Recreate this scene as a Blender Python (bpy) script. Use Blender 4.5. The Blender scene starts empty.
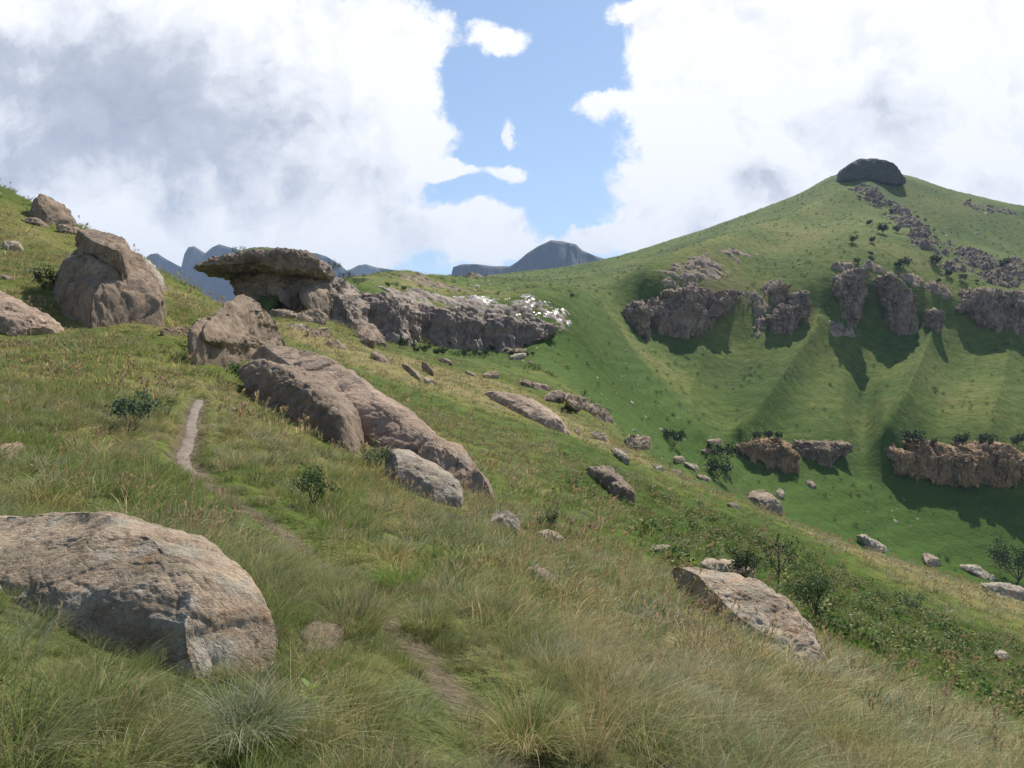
import bpy, math, random
import numpy as np
from mathutils import Vector, Euler
from mathutils.bvhtree import BVHTree

SC = bpy.context.scene
COL = SC.collection
R = math.radians
F = 800.0; CX = 512.0; HR = 384.0            # focal length in pixels, picture centre, horizon row

# ------------------------------------------------------------------ camera
cam = bpy.data.cameras.new('camera'); camo = bpy.data.objects.new('camera', cam); COL.objects.link(camo)
cam.sensor_width = 36.0; cam.lens = 36.0 * F / 1024.0
cam.clip_start = 0.05; cam.clip_end = 40000
camo.location = (0, 0, 0); camo.rotation_euler = (R(90), 0, 0)
SC.camera = camo
SC.cycles.use_denoising = True
SC.cycles.max_bounces = 6; SC.cycles.diffuse_bounces = 3; SC.cycles.glossy_bounces = 2
SC.cycles.transmission_bounces = 3; SC.cycles.volume_bounces = 0; SC.cycles.transparent_max_bounces = 8
SC.render.use_persistent_data = False
SC.view_settings.view_transform = 'Standard'; SC.view_settings.look = 'None'
SC.view_settings.gamma = 1.0; SC.view_settings.exposure = 0.5; HAZE = 0.00009; SC.view_settings.use_curve_mapping = False

# ------------------------------------------------------------------ sun
SUN_AZ, SUN_EL = R(25), R(50)                # azimuth to the right of the view direction
sl = bpy.data.lights.new('sun', 'SUN'); sl.energy = 5.0; sl.angle = R(0.6); sl.color = (1.0, 0.94, 0.82)
so = bpy.data.objects.new('sun', sl); COL.objects.link(so)
sdir = Vector((math.sin(SUN_AZ) * math.cos(SUN_EL), math.cos(SUN_AZ) * math.cos(SUN_EL), math.sin(SUN_EL)))
so.rotation_euler = (-sdir).to_track_quat('-Z', 'Y').to_euler()
so.location = sdir * 200

# ------------------------------------------------------------------ node helpers
class NT:
    def __init__(s, tree): s.t = tree; s.n = tree.nodes; s.l = tree.links
    def add(s, typ, **kw):
        n = s.n.new(typ)
        for k, v in kw.items(): setattr(n, k, v)
        return n
    def put(s, sock, v):
        if v is None: return
        if isinstance(v, bpy.types.NodeSocket): s.l.new(v, sock)
        else: sock.default_value = v
    def math(s, op, a, b=None, c=None, clamp=False):
        n = s.add('ShaderNodeMath', operation=op, use_clamp=clamp)
        s.put(n.inputs[0], a); s.put(n.inputs[1], b); s.put(n.inputs[2], c); return n.outputs[0]
    def vm(s, op, a, b=None, out=0):
        n = s.add('ShaderNodeVectorMath', operation=op); s.put(n.inputs[0], a); s.put(n.inputs[1], b)
        return n.outputs['Value'] if op in ('LENGTH', 'DISTANCE', 'DOT_PRODUCT') else n.outputs[0]
    def noise(s, vec, scale, detail=4, rough=0.55, dist=0.0, color=False):
        n = s.add('ShaderNodeTexNoise'); s.put(n.inputs['Vector'], vec); n.inputs['Scale'].default_value = scale
        n.inputs['Detail'].default_value = detail; n.inputs['Roughness'].default_value = rough
        n.inputs['Distortion'].default_value = dist
        return n.outputs['Color'] if color else n.outputs['Fac']
    def voro(s, vec, scale, feature='F1', out='Distance'):
        n = s.add('ShaderNodeTexVoronoi', feature=feature); s.put(n.inputs['Vector'], vec); n.inputs['Scale'].default_value = scale
        return n.outputs[out]
    def rng(s, v, a, b, c=0.0, d=1.0, smooth=True):
        n = s.add('ShaderNodeMapRange', interpolation_type='SMOOTHSTEP' if smooth else 'LINEAR')
        s.put(n.inputs[0], v); n.inputs[1].default_value = a; n.inputs[2].default_value = b
        n.inputs[3].default_value = c; n.inputs[4].default_value = d; return n.outputs[0]
    def mix(s, fac, a, b, mode='MIX'):
        n = s.add('ShaderNodeMix', data_type='RGBA', blend_type=mode)
        s.put(n.inputs[0], fac)
        for sk, v in ((n.inputs[6], a), (n.inputs[7], b)):
            if isinstance(v, tuple): sk.default_value = (v[0], v[1], v[2], 1)
            else: s.put(sk, v)
        return n.outputs[2]
    def ramp(s, fac, stops):
        n = s.add('ShaderNodeValToRGB'); s.put(n.inputs[0], fac); e = n.color_ramp.elements
        while len(e) < len(stops): e.new(0.5)
        for el, (p, c) in zip(e, stops): el.position = p; el.color = (c[0], c[1], c[2], 1)
        return n.outputs[0]

# ------------------------------------------------------------------ sky with clouds (fixed in world directions)
world = bpy.data.worlds.new('World'); SC.world = world; world.use_nodes = True
w = NT(world.node_tree); w.n.clear()
sky = w.add('ShaderNodeTexSky', sky_type='NISHITA'); sky.sun_disc = False
sky.sun_elevation = SUN_EL; sky.sun_rotation = SUN_AZ; sky.altitude = 400
sky.air_density = 1.0; sky.dust_density = 0.3; sky.ozone_density = 0.7
tc = w.add('ShaderNodeTexCoord'); sep = w.add('ShaderNodeSeparateXYZ'); w.put(sep.inputs[0], tc.outputs['Generated'])
yy = w.math('MAXIMUM', sep.outputs[1], 0.08)
cmb = w.add('ShaderNodeCombineXYZ'); w.put(cmb.inputs[0], w.math('DIVIDE', sep.outputs[0], yy)); w.put(cmb.inputs[1], w.math('DIVIDE', sep.outputs[2], yy))
uv = cmb.outputs[0]
warp = w.vm('SUBTRACT', w.noise(uv, 5.0, 7, 0.62, color=True), (0.5, 0.5, 0.5))
sc_ = w.add('ShaderNodeVectorMath', operation='SCALE'); w.put(sc_.inputs[0], warp); sc_.inputs['Scale'].default_value = 0.13
uvw = w.vm('ADD', uv, sc_.outputs[0])
def blobs(lst, vec):
    acc = None
    for (px, row, rx, ry, wt) in lst:
        d = w.vm('SUBTRACT', vec, ((px - CX) / F, (HR - row) / F, 0.0))
        d = w.vm('MULTIPLY', d, (F / rx, F / ry, 0.0))
        v = w.math('MULTIPLY', w.rng(w.vm('LENGTH', d), 1.0, 0.0), wt)
        acc = v if acc is None else w.math('ADD', acc, v)
    return acc
CL = [(130, 60, 370, 300, 2.2), (300, 180, 190, 130, 1.2), (60, 240, 300, 120, 1.5), (395, 70, 72, 110, 0.9), (415, 140, 60, 60, 0.5), (330, 250, 190, 60, 1.2),
      (492, 44, 46, 26, 0.85), (512, 130, 18, 24, 0.85), (455, 172, 44, 16, 0.85), (511, 173, 42, 18, 0.85),
      (480, 234, 75, 42, 1.3), (590, 240, 40, 18, 0.85), (622, 246, 60, 36, 0.9), (550, 252, 60, 16, 0.6),
      (900, 60, 300, 260, 2.2), (730, 60, 140, 120, 1.3), (690, 150, 110, 110, 0.95), (700, 210, 120, 90, 1.2), (585, 104, 34, 22, 0.8), (610, 95, 30, 14, 0.5), (640, 5, 60, 26, 0.8), (660, 40, 60, 50, 0.4),
      (1050, 180, 260, 140, 1.6), (140, 212, 22, 16, -1.5)]
dens = w.math('ADD', blobs(CL, uvw), w.math('MULTIPLY', w.math('SUBTRACT', w.noise(uv, 9.0, 12, 0.70), 0.5), 2.4))
alpha = w.rng(dens, 0.22, 0.62)
# a plain cloud deck away from the picture (behind and overhead)
away = w.rng(w.noise(tc.outputs['Generated'], 2.2, 6, 0.6), 0.58, 0.72)
front = w.rng(sep.outputs[1], 0.1, 0.45)
alpha = w.math('MAXIMUM', w.math('MULTIPLY', alpha, front), w.math('MULTIPLY', away, w.math('SUBTRACT', 1.0, front)))
SH = [(40, 60, 210, 100, 0.75), (210, 130, 250, 100, 0.8), (330, 195, 150, 50, 0.4), (40, 170, 150, 60, 0.55), (200, 40, 130, 60, 0.35), (180, 215, 160, 45, 0.35),
      (755, 185, 80, 60, 0.45), (900, 130, 130, 60, 0.3), (1000, 190, 90, 40, 0.3), (420, 245, 60, 30, 0.25), (520, 265, 90, 16, 0.2), (860, 95, 60, 30, 0.25), (690, 238, 60, 25, 0.3)]
shad = w.math('ADD', blobs(SH, uvw), w.math('MULTIPLY', w.math('SUBTRACT', w.noise(uvw, 5.0, 10, 0.60), 0.54), 1.4))
lit_a = w.noise(uvw, 11.0, 8, 0.6); lit_b = w.noise(w.vm('ADD', uvw, (0.018, 0.035, 0.0)), 11.0, 8, 0.6)
shad = w.math('ADD', shad, w.math('MULTIPLY', w.math('SUBTRACT', lit_b, lit_a), 1.3))
shad = w.rng(shad, 0.0, 1.0, smooth=False)
ccol = w.ramp(shad, [(0.0, (0.84, 0.84, 0.85)), (0.3, (0.69, 0.70, 0.735)), (0.62, (0.43, 0.455, 0.52)), (1.0, (0.31, 0.335, 0.40))])
SKY_ST = 0.105
bg1 = w.add('ShaderNodeBackground'); w.put(bg1.inputs[0], sky.outputs[0]); bg1.inputs[1].default_value = SKY_ST
bg2 = w.add('ShaderNodeBackground'); w.put(bg2.inputs[0], ccol); bg2.inputs[1].default_value = 1.0
mx = w.add('ShaderNodeMixShader'); w.put(mx.inputs[0], alpha); w.l.new(bg1.outputs[0], mx.inputs[1]); w.l.new(bg2.outputs[0], mx.inputs[2])
wo = w.add('ShaderNodeOutputWorld'); w.l.new(mx.outputs[0], wo.inputs[0])
world.cycles.sampling_method = 'MANUAL'; world.cycles.sample_map_resolution = 512

# ------------------------------------------------------------------ numpy noise
_rs = np.random.RandomState(7)
_P = _rs.permutation(256); _P = np.concatenate([_P, _P, _P])
_G = _rs.normal(size=(256, 3)); _G /= np.linalg.norm(_G, axis=1)[:, None]
def perlin(p):
    p = np.asarray(p, float); i = np.floor(p).astype(int); f = p - i; i &= 255
    u = f * f * f * (f * (f * 6 - 15) + 10); out = 0
    for dx in (0, 1):
        wx = u[:, 0] if dx else 1 - u[:, 0]
        for dy in (0, 1):
            wy = u[:, 1] if dy else 1 - u[:, 1]
            for dz in (0, 1):
                wz = u[:, 2] if dz else 1 - u[:, 2]
                g = _G[_P[_P[_P[i[:, 0] + dx] + i[:, 1] + dy] + i[:, 2] + dz]]
                out = out + wx * wy * wz * (g[:, 0] * (f[:, 0] - dx) + g[:, 1] * (f[:, 1] - dy) + g[:, 2] * (f[:, 2] - dz))
    return out * 1.5
def fbm(p, oct=4, gain=0.5):
    a, s = 1.0, 0
    for k in range(oct): s = s + a * perlin(p * 2 ** k + 17.3 * k); a *= gain
    return s
def ridged(p, oct=3):
    a, s = 1.0, 0
    for k in range(oct): s = s + a * (1 - np.abs(perlin(p * 2 ** k + 9.1 * k)) * 2.2).clip(0, 1) ** 3; a *= 0.5
    return s

def cells(p, seed=0):
    """a random level for every block of a jointed rock mass, with the distance to the nearest joint"""
    i = np.floor(p).astype(int); f = p - i; best = np.full(len(p), 9.0); sec = np.full(len(p), 9.0); val = np.zeros(len(p))
    for dx in (-1, 0, 1):
        for dy in (-1, 0, 1):
            for dz in (-1, 0, 1):
                h = _P[_P[_P[(i[:, 0] + dx + seed) & 255] + ((i[:, 1] + dy) & 255)] + ((i[:, 2] + dz) & 255)]
                d = np.abs(f[:, 0] - dx - 0.5 - 0.4 * _G[h, 0]) + np.abs(f[:, 1] - dy - 0.5 - 0.4 * _G[h, 1]) + np.abs(f[:, 2] - dz - 0.5 - 0.4 * _G[h, 2])
                nb = d < best; sec = np.where(nb, best, np.minimum(sec, d)); val = np.where(nb, h / 255.0, val); best = np.where(nb, d, best)
    return val - 0.5, sec - best
def pchip(x, y, xq):
    """monotone cubic interpolation, x increasing"""
    x = np.asarray(x, float); y = np.asarray(y, float); h = np.diff(x); d = np.diff(y) / h
    m = np.zeros_like(y); m[0] = d[0]; m[-1] = d[-1]
    w1 = 2 * h[1:] + h[:-1]; w2 = h[1:] + 2 * h[:-1]
    same = d[:-1] * d[1:] > 0
    with np.errstate(divide='ignore', invalid='ignore'):
        hm = (w1 + w2) / (w1 / d[:-1] + w2 / d[1:])
    m[1:-1] = np.where(same, hm, 0)
    xq = np.asarray(xq, float); k = np.clip(np.searchsorted(x, xq) - 1, 0, len(x) - 2)
    t = (xq - x[k]) / h[k]; t2 = t * t; t3 = t2 * t
    r = (2 * t3 - 3 * t2 + 1) * y[k] + (t3 - 2 * t2 + t) * h[k] * m[k] + (-2 * t3 + 3 * t2) * y[k + 1] + (t3 - t2) * h[k] * m[k + 1]
    r = np.where(xq < x[0], y[0] + (xq - x[0]) * d[0], r); r = np.where(xq > x[-1], y[-1] + (xq - x[-1]) * d[-1], r)
    return r

# ------------------------------------------------------------------ the lie of the land
# contour lines of the valley, near to far: bearing (as the column it is seen in), height angle (row), distance
LAY = [
 [(-1400, 30, 4), (-300, 515, 4), (0, 600, 4), (128, 635, 4), (256, 668, 4), (384, 700, 4), (512, 735, 4), (640, 775, 4), (768, 815, 4), (896, 860, 4), (1024, 905, 4), (1300, 1000, 4), (2400, 1380, 4)],
 [(-1400, -30, 9), (-300, 375, 9), (0, 468, 9), (128, 497, 9), (256, 522, 9), (384, 550, 9), (512, 582, 9), (640, 617, 9), (768, 655, 9.5), (896, 698, 10), (1024, 750, 10), (1300, 860, 10), (2400, 1300, 10)],
 [(-1400, -100, 17), (-300, 285, 17), (0, 388, 17), (128, 412, 17), (256, 440, 17), (384, 480, 17), (512, 522, 17), (640, 567, 17), (768, 622, 17), (896, 690, 17), (1024, 752, 17), (1300, 870, 17), (2400, 1300, 17)],
 [(-1400, -200, 30), (-300, 215, 30), (0, 330, 30), (128, 342, 30), (256, 377, 30), (384, 428, 30), (512, 475, 30), (640, 522, 30), (768, 578, 30), (896, 636, 30), (1024, 692, 30), (1300, 800, 30), (2400, 1200, 30)],
 [(-1400, -250, 55), (-300, 120, 55), (0, 250, 50), (128, 285, 50), (200, 312, 50), (256, 338, 52), (384, 390, 55), (512, 438, 55), (640, 488, 55), (768, 540, 55), (896, 592, 55), (1024, 640, 55), (1300, 740, 55), (2400, 1100, 55)],
 [(-1400, -330, 80), (-300, 60, 80), (0, 183, 75), (50, 210, 75), (90, 232, 75), (128, 252, 72), (165, 276, 72), (200, 294, 72), (256, 320, 75), (300, 335, 80), (384, 365, 90), (512, 409, 90), (640, 457, 95), (700, 484, 95), (768, 512, 95), (850, 545, 95), (900, 560, 95), (1024, 600, 95), (1300, 700, 95), (2400, 1000, 95)],
 [(-1400, -200, 120), (-300, 130, 120), (0, 240, 120), (128, 300, 120), (200, 325, 110), (256, 322, 110), (300, 318, 115), (384, 345, 130), (460, 362, 130), (512, 376, 130), (560, 396, 130), (600, 425, 130), (640, 462, 130), (700, 500, 130), (768, 545, 130), (896, 605, 130), (1024, 655, 130), (1300, 780, 130), (2400, 1100, 130)],
 [(-1400, 0, 200), (-300, 250, 200), (0, 310, 200), (128, 330, 180), (200, 335, 160), (256, 325, 150), (330, 322, 160), (384, 334, 180), (460, 347, 205), (512, 349, 215), (540, 345, 215), (570, 362, 215), (600, 392, 215), (640, 428, 220), (700, 478, 225), (768, 520, 230), (896, 562, 235), (1024, 592, 240), (1300, 680, 240), (2400, 900, 240)],
 [(-1400, 100, 240), (-300, 310, 240), (0, 350, 240), (128, 350, 215), (256, 332, 175), (310, 292, 170), (345, 287, 176), (400, 299, 198), (450, 306, 225), (512, 314, 240), (560, 320, 250), (590, 342, 255), (640, 392, 265), (700, 432, 270), (768, 474, 285), (840, 478, 285), (896, 488, 290), (1024, 492, 290), (1300, 520, 290), (2400, 700, 290)],
 [(-1400, 200, 300), (-300, 350, 300), (0, 370, 300), (128, 365, 300), (256, 345, 260), (310, 290, 215), (345, 280, 220), (400, 285, 250), (450, 294, 280), (512, 300, 300), (560, 308, 300), (590, 322, 300), (640, 372, 305), (700, 415, 305), (768, 441, 306), (840, 444, 306), (865, 458, 306), (885, 446, 306), (1024, 449, 306), (1300, 470, 306), (2400, 600, 306)],
 [(-1400, 250, 420), (-300, 370, 400), (0, 385, 400), (128, 378, 400), (256, 350, 380), (320, 290, 300), (400, 272, 300), (450, 280, 340), (512, 289, 370), (560, 298, 380), (600, 315, 390), (640, 333, 400), (700, 334, 405), (768, 333, 410), (850, 330, 415), (896, 332, 420), (1024, 337, 420), (1300, 350, 420), (2400, 500, 420)],
 [(-1400, 300, 520), (-300, 380, 500), (0, 392, 500), (128, 385, 480), (256, 362, 450), (320, 305, 420), (400, 279, 400), (450, 277, 430), (512, 282, 440), (560, 290, 450), (610, 297, 430), (650, 288, 425), (700, 283, 430), (768, 288, 440), (850, 272, 440), (896, 280, 440), (960, 296, 438), (1024, 292, 436), (1300, 300, 440), (2400, 430, 440)],
 [(-1400, 330, 750), (-300, 390, 700), (0, 398, 700), (128, 390, 650), (256, 375, 600), (320, 340, 600), (400, 296, 600), (450, 281, 620), (512, 280, 650), (560, 278, 650), (610, 272, 640), (650, 262, 640), (700, 246, 640), (768, 228, 640), (850, 215, 640), (896, 220, 640), (960, 240, 640), (1024, 258, 640), (1300, 290, 640), (2400, 420, 700)],
 [(-1400, 350, 1000), (-300, 396, 950), (0, 402, 950), (128, 396, 900), (256, 380, 850), (320, 350, 850), (400, 312, 850), (450, 290, 880), (512, 277, 900), (560, 272, 900), (608, 263, 900), (650, 252, 900), (700, 237, 900), (740, 224, 900), (768, 213, 900), (800, 200, 900), (838, 181, 900), (872, 176, 900), (905, 181, 900), (960, 197, 900), (1024, 210, 900), (1300, 245, 900), (2400, 400, 1000)],
 [(-1400, 380, 1600), (-300, 400, 1500), (0, 404, 1500), (256, 392, 1500), (512, 330, 1500), (608, 320, 1500), (700, 300, 1500), (870, 270, 1500), (1024, 290, 1500), (1300, 300, 1500), (2400, 390, 1600)],
 [(-1400, 394, 4000), (0, 400, 4000), (512, 400, 4000), (1024, 392, 4000), (2400, 394, 4000)],
 [(-1400, 390, 12000), (0, 392, 12000), (1024, 392, 12000), (2400, 392, 12000)],
]
pxs = np.concatenate([np.linspace(-900, -60, 70, endpoint=False), np.linspace(-60, 1084, 760), np.linspace(1084, 1900, 70)[1:]])
NR = 860
Ys = np.exp(np.linspace(math.log(1.0), math.log(7000), NR))
NC = len(pxs)
rowsL = [(-pchip([a[0] for a in L], [(HR - a[1]) for a in L], pxs) + HR) for L in LAY]
depL = [np.exp(pchip([a[0] for a in L], [math.log(a[2]) for a in L], pxs)) for L in LAY]
depL = [np.where((pxs < L[0][0]), L[0][2], np.where(pxs > L[-1][0], L[-1][2], d)) for d, L in zip(depL, LAY)]
TZ = np.zeros((NC, NR))
for c in range(NC):
    u = (pxs[c] - CX) / F
    ys = [0.5, 1.2]; zs = [-1.6 - 0.32 * u * 0.5, -1.6 - 0.32 * u * 1.2]
    for r_, d_ in zip(rowsL, depL):
        y = max(d_[c], ys[-1] * 1.015); ys.append(y); zs.append((HR - r_[c]) / F * y)
    TZ[c] = pchip(ys, zs, Ys)
PXG, YG = np.meshgrid(pxs, Ys, indexing='ij')
XG = (PXG - CX) / F * YG

def bil(tab, x, y):
    x = np.asarray(x, float); y = np.maximum(np.asarray(y, float), 1.0)
    px = np.clip(x / y * F + CX, pxs[0], pxs[-1]); ci = np.clip(np.searchsorted(pxs, px) - 1, 0, NC - 2)
    tx = (px - pxs[ci]) / (pxs[ci + 1] - pxs[ci])
    ry = np.clip(np.log(y) / math.log(7000) * (NR - 1), 0, NR - 1.001); ri = ry.astype(int); ty = ry - ri
    return (tab[ci, ri] * (1 - tx) * (1 - ty) + tab[ci + 1, ri] * tx * (1 - ty) + tab[ci, ri + 1] * (1 - tx) * ty + tab[ci + 1, ri + 1] * tx * ty)
def tz(x, y): return float(bil(TZ, [x], [y])[0])
def hit(px, row, ymin=1.5):
    """first ground point met along a bearing at a given height angle"""
    c = int(np.clip(np.searchsorted(pxs, px), 0, NC - 1)); rr = HR - F * TZ[c] / Ys
    ok = np.where((rr <= row) & (Ys >= ymin))[0]
    if len(ok) == 0:
        k = int(np.argmin(np.where((Ys >= ymin) & (Ys < 1500), rr, 1e9)))
        return (float((px - CX) / F * Ys[k]), float(Ys[k]), float(TZ[c][k]))
    k = ok[0]; y = Ys[k]
    if k > 0 and rr[k - 1] > row and Ys[k - 1] >= ymin:
        t = (rr[k - 1] - row) / (rr[k - 1] - rr[k]); y = Ys[k - 1] * (1 - t) + Ys[k] * t
    x = (px - CX) / F * y
    return (float(x), float(y), tz(x, y))

def seg_dist(X, Y, pts):
    best = np.full(X.shape, 1e9)
    for (a, b) in zip(pts[:-1], pts[1:]):
        ax, ay = a[0], a[1]; bx, by = b[0], b[1]; L2 = (bx - ax) ** 2 + (by - ay) ** 2 + 1e-9
        t = np.clip(((X - ax) * (bx - ax) + (Y - ay) * (by - ay)) / L2, 0, 1)
        best = np.minimum(best, np.hypot(X - ax - t * (bx - ax), Y - ay - t * (by - ay)))
    return best

# spurs and gullies on the far hillside
RIBS = [([(822, 330), (800, 362), (775, 400), (742, 440)], 8, 7.0), ([(935, 335), (925, 365), (908, 410), (888, 446)], 9, 7.0),
        ([(838, 200), (760, 238), (700, 262), (650, 282), (606, 312), (560, 345)], 22, 9.0), ([(1010, 335), (1000, 400), (990, 445)], 12, 3.5),
        ([(872, 335), (866, 380), (852, 430), (858, 470)], 9, -3.0), ([(735, 345), (720, 385), (712, 430)], 14, -4.0), ([(830, 345), (800, 400), (775, 438)], 9, -3.0),
        ([(700, 350), (690, 400), (700, 440)], 10, 2.5), ([(965, 345), (950, 400), (935, 440)], 8, -2.5),
        ([(905, 190), (950, 240), (1000, 300)], 18, -6.0), ([(868, 186), (900, 215), (950, 262), (1000, 300)], 14, 5.0)]
ribw = [([hit(*p, ymin=240) for p in pts], wd, a) for pts, wd, a in RIBS]
m_far = (YG > 150) & (YG < 1400)
for pts, wd, a in ribw:
    d = seg_dist(XG[m_far], YG[m_far], pts); TZ[m_far] += a * (np.exp(-np.abs(d) / (wd * 0.62)) * 1.35 if wd < 13 and a > 0 else np.exp(-(d / wd) ** 2))
# roughness, in the land's own metres
flat = lambda A: A.reshape(-1)
P2 = np.stack([flat(XG), flat(YG), np.zeros(XG.size)], 1); yf = flat(YG); nz = np.zeros(XG.size)
for lam, amp in ((60, 1.3), (22, 0.55), (8, 0.25), (3, 0.10), (1.1, 0.05), (0.4, 0.03)):
    s = (yf * 0.012 < lam) & (yf < 2500); fade = np.clip((lam / (yf[s] * 0.012) - 1), 0, 1) * np.clip(yf[s] / (lam * 1.2), 0, 1)
    nz[s] += amp * perlin(P2[s] / lam + 3.3 * lam) * fade
far_s = (yf > 2000); nz[far_s] += 25 * perlin(P2[far_s] / 600)
TZ += nz.reshape(TZ.shape)
# small sheep-track terraces across the far hill
mt = (YG > 250) & (YG < 1000) & (PXG > 480); 
hh = TZ[mt] + 1.5 * perlin(np.stack([XG[mt] / 40, YG[mt] / 40, 0 * XG[mt]], 1))
TZ[mt] += 0.25 * np.sin(hh * 2 * math.pi / 4.2)

# the footpath
PATH_PX = [(200, 396), (193, 412), (190, 430), (183, 452), (205, 474), (243, 500), (290, 530), (330, 558), (368, 585), (396, 610), (420, 640), (452, 675), (492, 716), (540, 765), (600, 840)]
path_w = [hit(*p) for p in PATH_PX]
mn = (YG < 30); dpath = seg_dist(XG[mn], YG[mn], path_w)
wob = 0.05 * perlin(np.stack([XG[mn] * 2, YG[mn] * 2, 0 * XG[mn]], 1))
TZ[mn] -= np.where(YG[mn] > 12.5, 0.14, 0.10) * np.exp(-((dpath + wob) / 0.30) ** 4)
def path_dist(x, y): return seg_dist(np.asarray(x), np.asarray(y), path_w)

# what grows where: R straw, G lush, B bare earth
MK = np.zeros((NC, NR, 3))
MK[..., 0] = np.where(YG > 130, 0.22, 0.33) + 0.5 * perlin(P2 / 45 + 5).reshape(TZ.shape) + 0.35 * perlin(P2 / 9 + 2).reshape(TZ.shape) * (YG < 300)
def paint(ch, px, row, rad, val, ymin=1.5):
    x, y, z = hit(px, row, ymin); d = np.hypot(XG - x, YG - y) / rad; MK[..., ch] += val * np.exp(-d * d)
for px, row, rad, v in ((560, 425, 14, .5), (500, 395, 12, .6), (440, 375, 10, .6), (380, 365, 9, .7), (330, 345, 9, .8), (300, 335, 7, .6), (620, 452, 12, .6), (700, 486, 12, .8), (780, 517, 10, .6),
                        (850, 548, 9, .7), (920, 570, 9, .8), (1000, 600, 9, .7), (960, 600, 14, .4), (240, 325, 8, .3), (30, 240, 10, .2), (700, 520, 12, .2),
                        (460, 420, 8, .3), (600, 620, 2.5, .1), (690, 640, 2.5, .15), (150, 370, 5, .2), (880, 720, 2.5, .35), (1000, 750, 2, .35)):
    paint(0, px, row, rad, v)
for px, row, rad, v in ((720, 260, 60, .25), (780, 235, 60, .28), (830, 205, 50, .2), (800, 400, 16, .2), (960, 410, 24, .25), (900, 260, 30, .15), (450, 290, 50, .4), (520, 290, 50, .25)):
    paint(0, px, row, rad, v, 240)
for px, row, rad, v in ((560, 365, 20, .9), (600, 400, 25, .9), (500, 355, 16, .8), (450, 352, 14, .6), (700, 470, 25, 1.0), (650, 430, 20, .7), (800, 505, 25, 1.0), (880, 530, 25, .9), (980, 545, 30, 1.1),
                        (660, 400, 30, .6), (640, 380, 30, .5), (860, 470, 16, .7), (750, 400, 20, .5), (870, 400, 16, .5), (900, 620, 14, .8), (960, 660, 9, .9), (880, 650, 8, .8), (1010, 700, 7, .9), (850, 600, 8, .5), (750, 540, 8, .3)):
    paint(1, px, row, rad, v)
MK[..., 0] -= 0.6 * np.clip(MK[..., 1], 0, 1)
tmp = np.zeros(TZ.shape); tmp[mn] = np.exp(-(dpath / np.where(YG[mn] > 12.5, 0.28, 0.17)) ** 4); MK[..., 2] = tmp * 0.85
MK[..., 2] = np.maximum(MK[..., 2], 0.30 * np.clip((10 - YG) / 3, 0, 1)); MK = MK.clip(0, 1)

# ------------------------------------------------------------------ object helpers
def tag(o, label=None, cat=None, group=None, kind=None):
    if label: o['label'] = label
    if cat: o['category'] = cat
    if group: o['group'] = group
    if kind: o['kind'] = kind
    return o
def mesh_np(name, V, Q, mat=None, smooth=True, attr=None):
    me = bpy.data.meshes.new(name); V = np.asarray(V, np.float32); Q = np.asarray(Q, np.int32); k = Q.shape[1]
    me.vertices.add(len(V)); me.vertices.foreach_set('co', V.ravel())
    me.loops.add(Q.size); me.loops.foreach_set('vertex_index', Q.ravel())
    me.polygons.add(len(Q)); me.polygons.foreach_set('loop_start', np.arange(len(Q), dtype=np.int32) * k)
    me.polygons.foreach_set('loop_total', np.full(len(Q), k, np.int32))
    me.polygons.foreach_set('use_smooth', np.full(len(Q), smooth))
    if attr is not None:
        a = me.color_attributes.new('col', 'FLOAT_COLOR', 'POINT'); c = np.ones((len(V), 4), np.float32); c[:, :3] = attr
        a.data.foreach_set('color', c.ravel())
    me.update(calc_edges=True); me.validate()
    if mat: me.materials.append(mat)
    return me
def link(name, me, parent=None, loc=None):
    o = bpy.data.objects.new(name, me); COL.objects.link(o)
    if parent: o.parent = parent
    if loc is not None: o.location = loc
    return o

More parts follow.
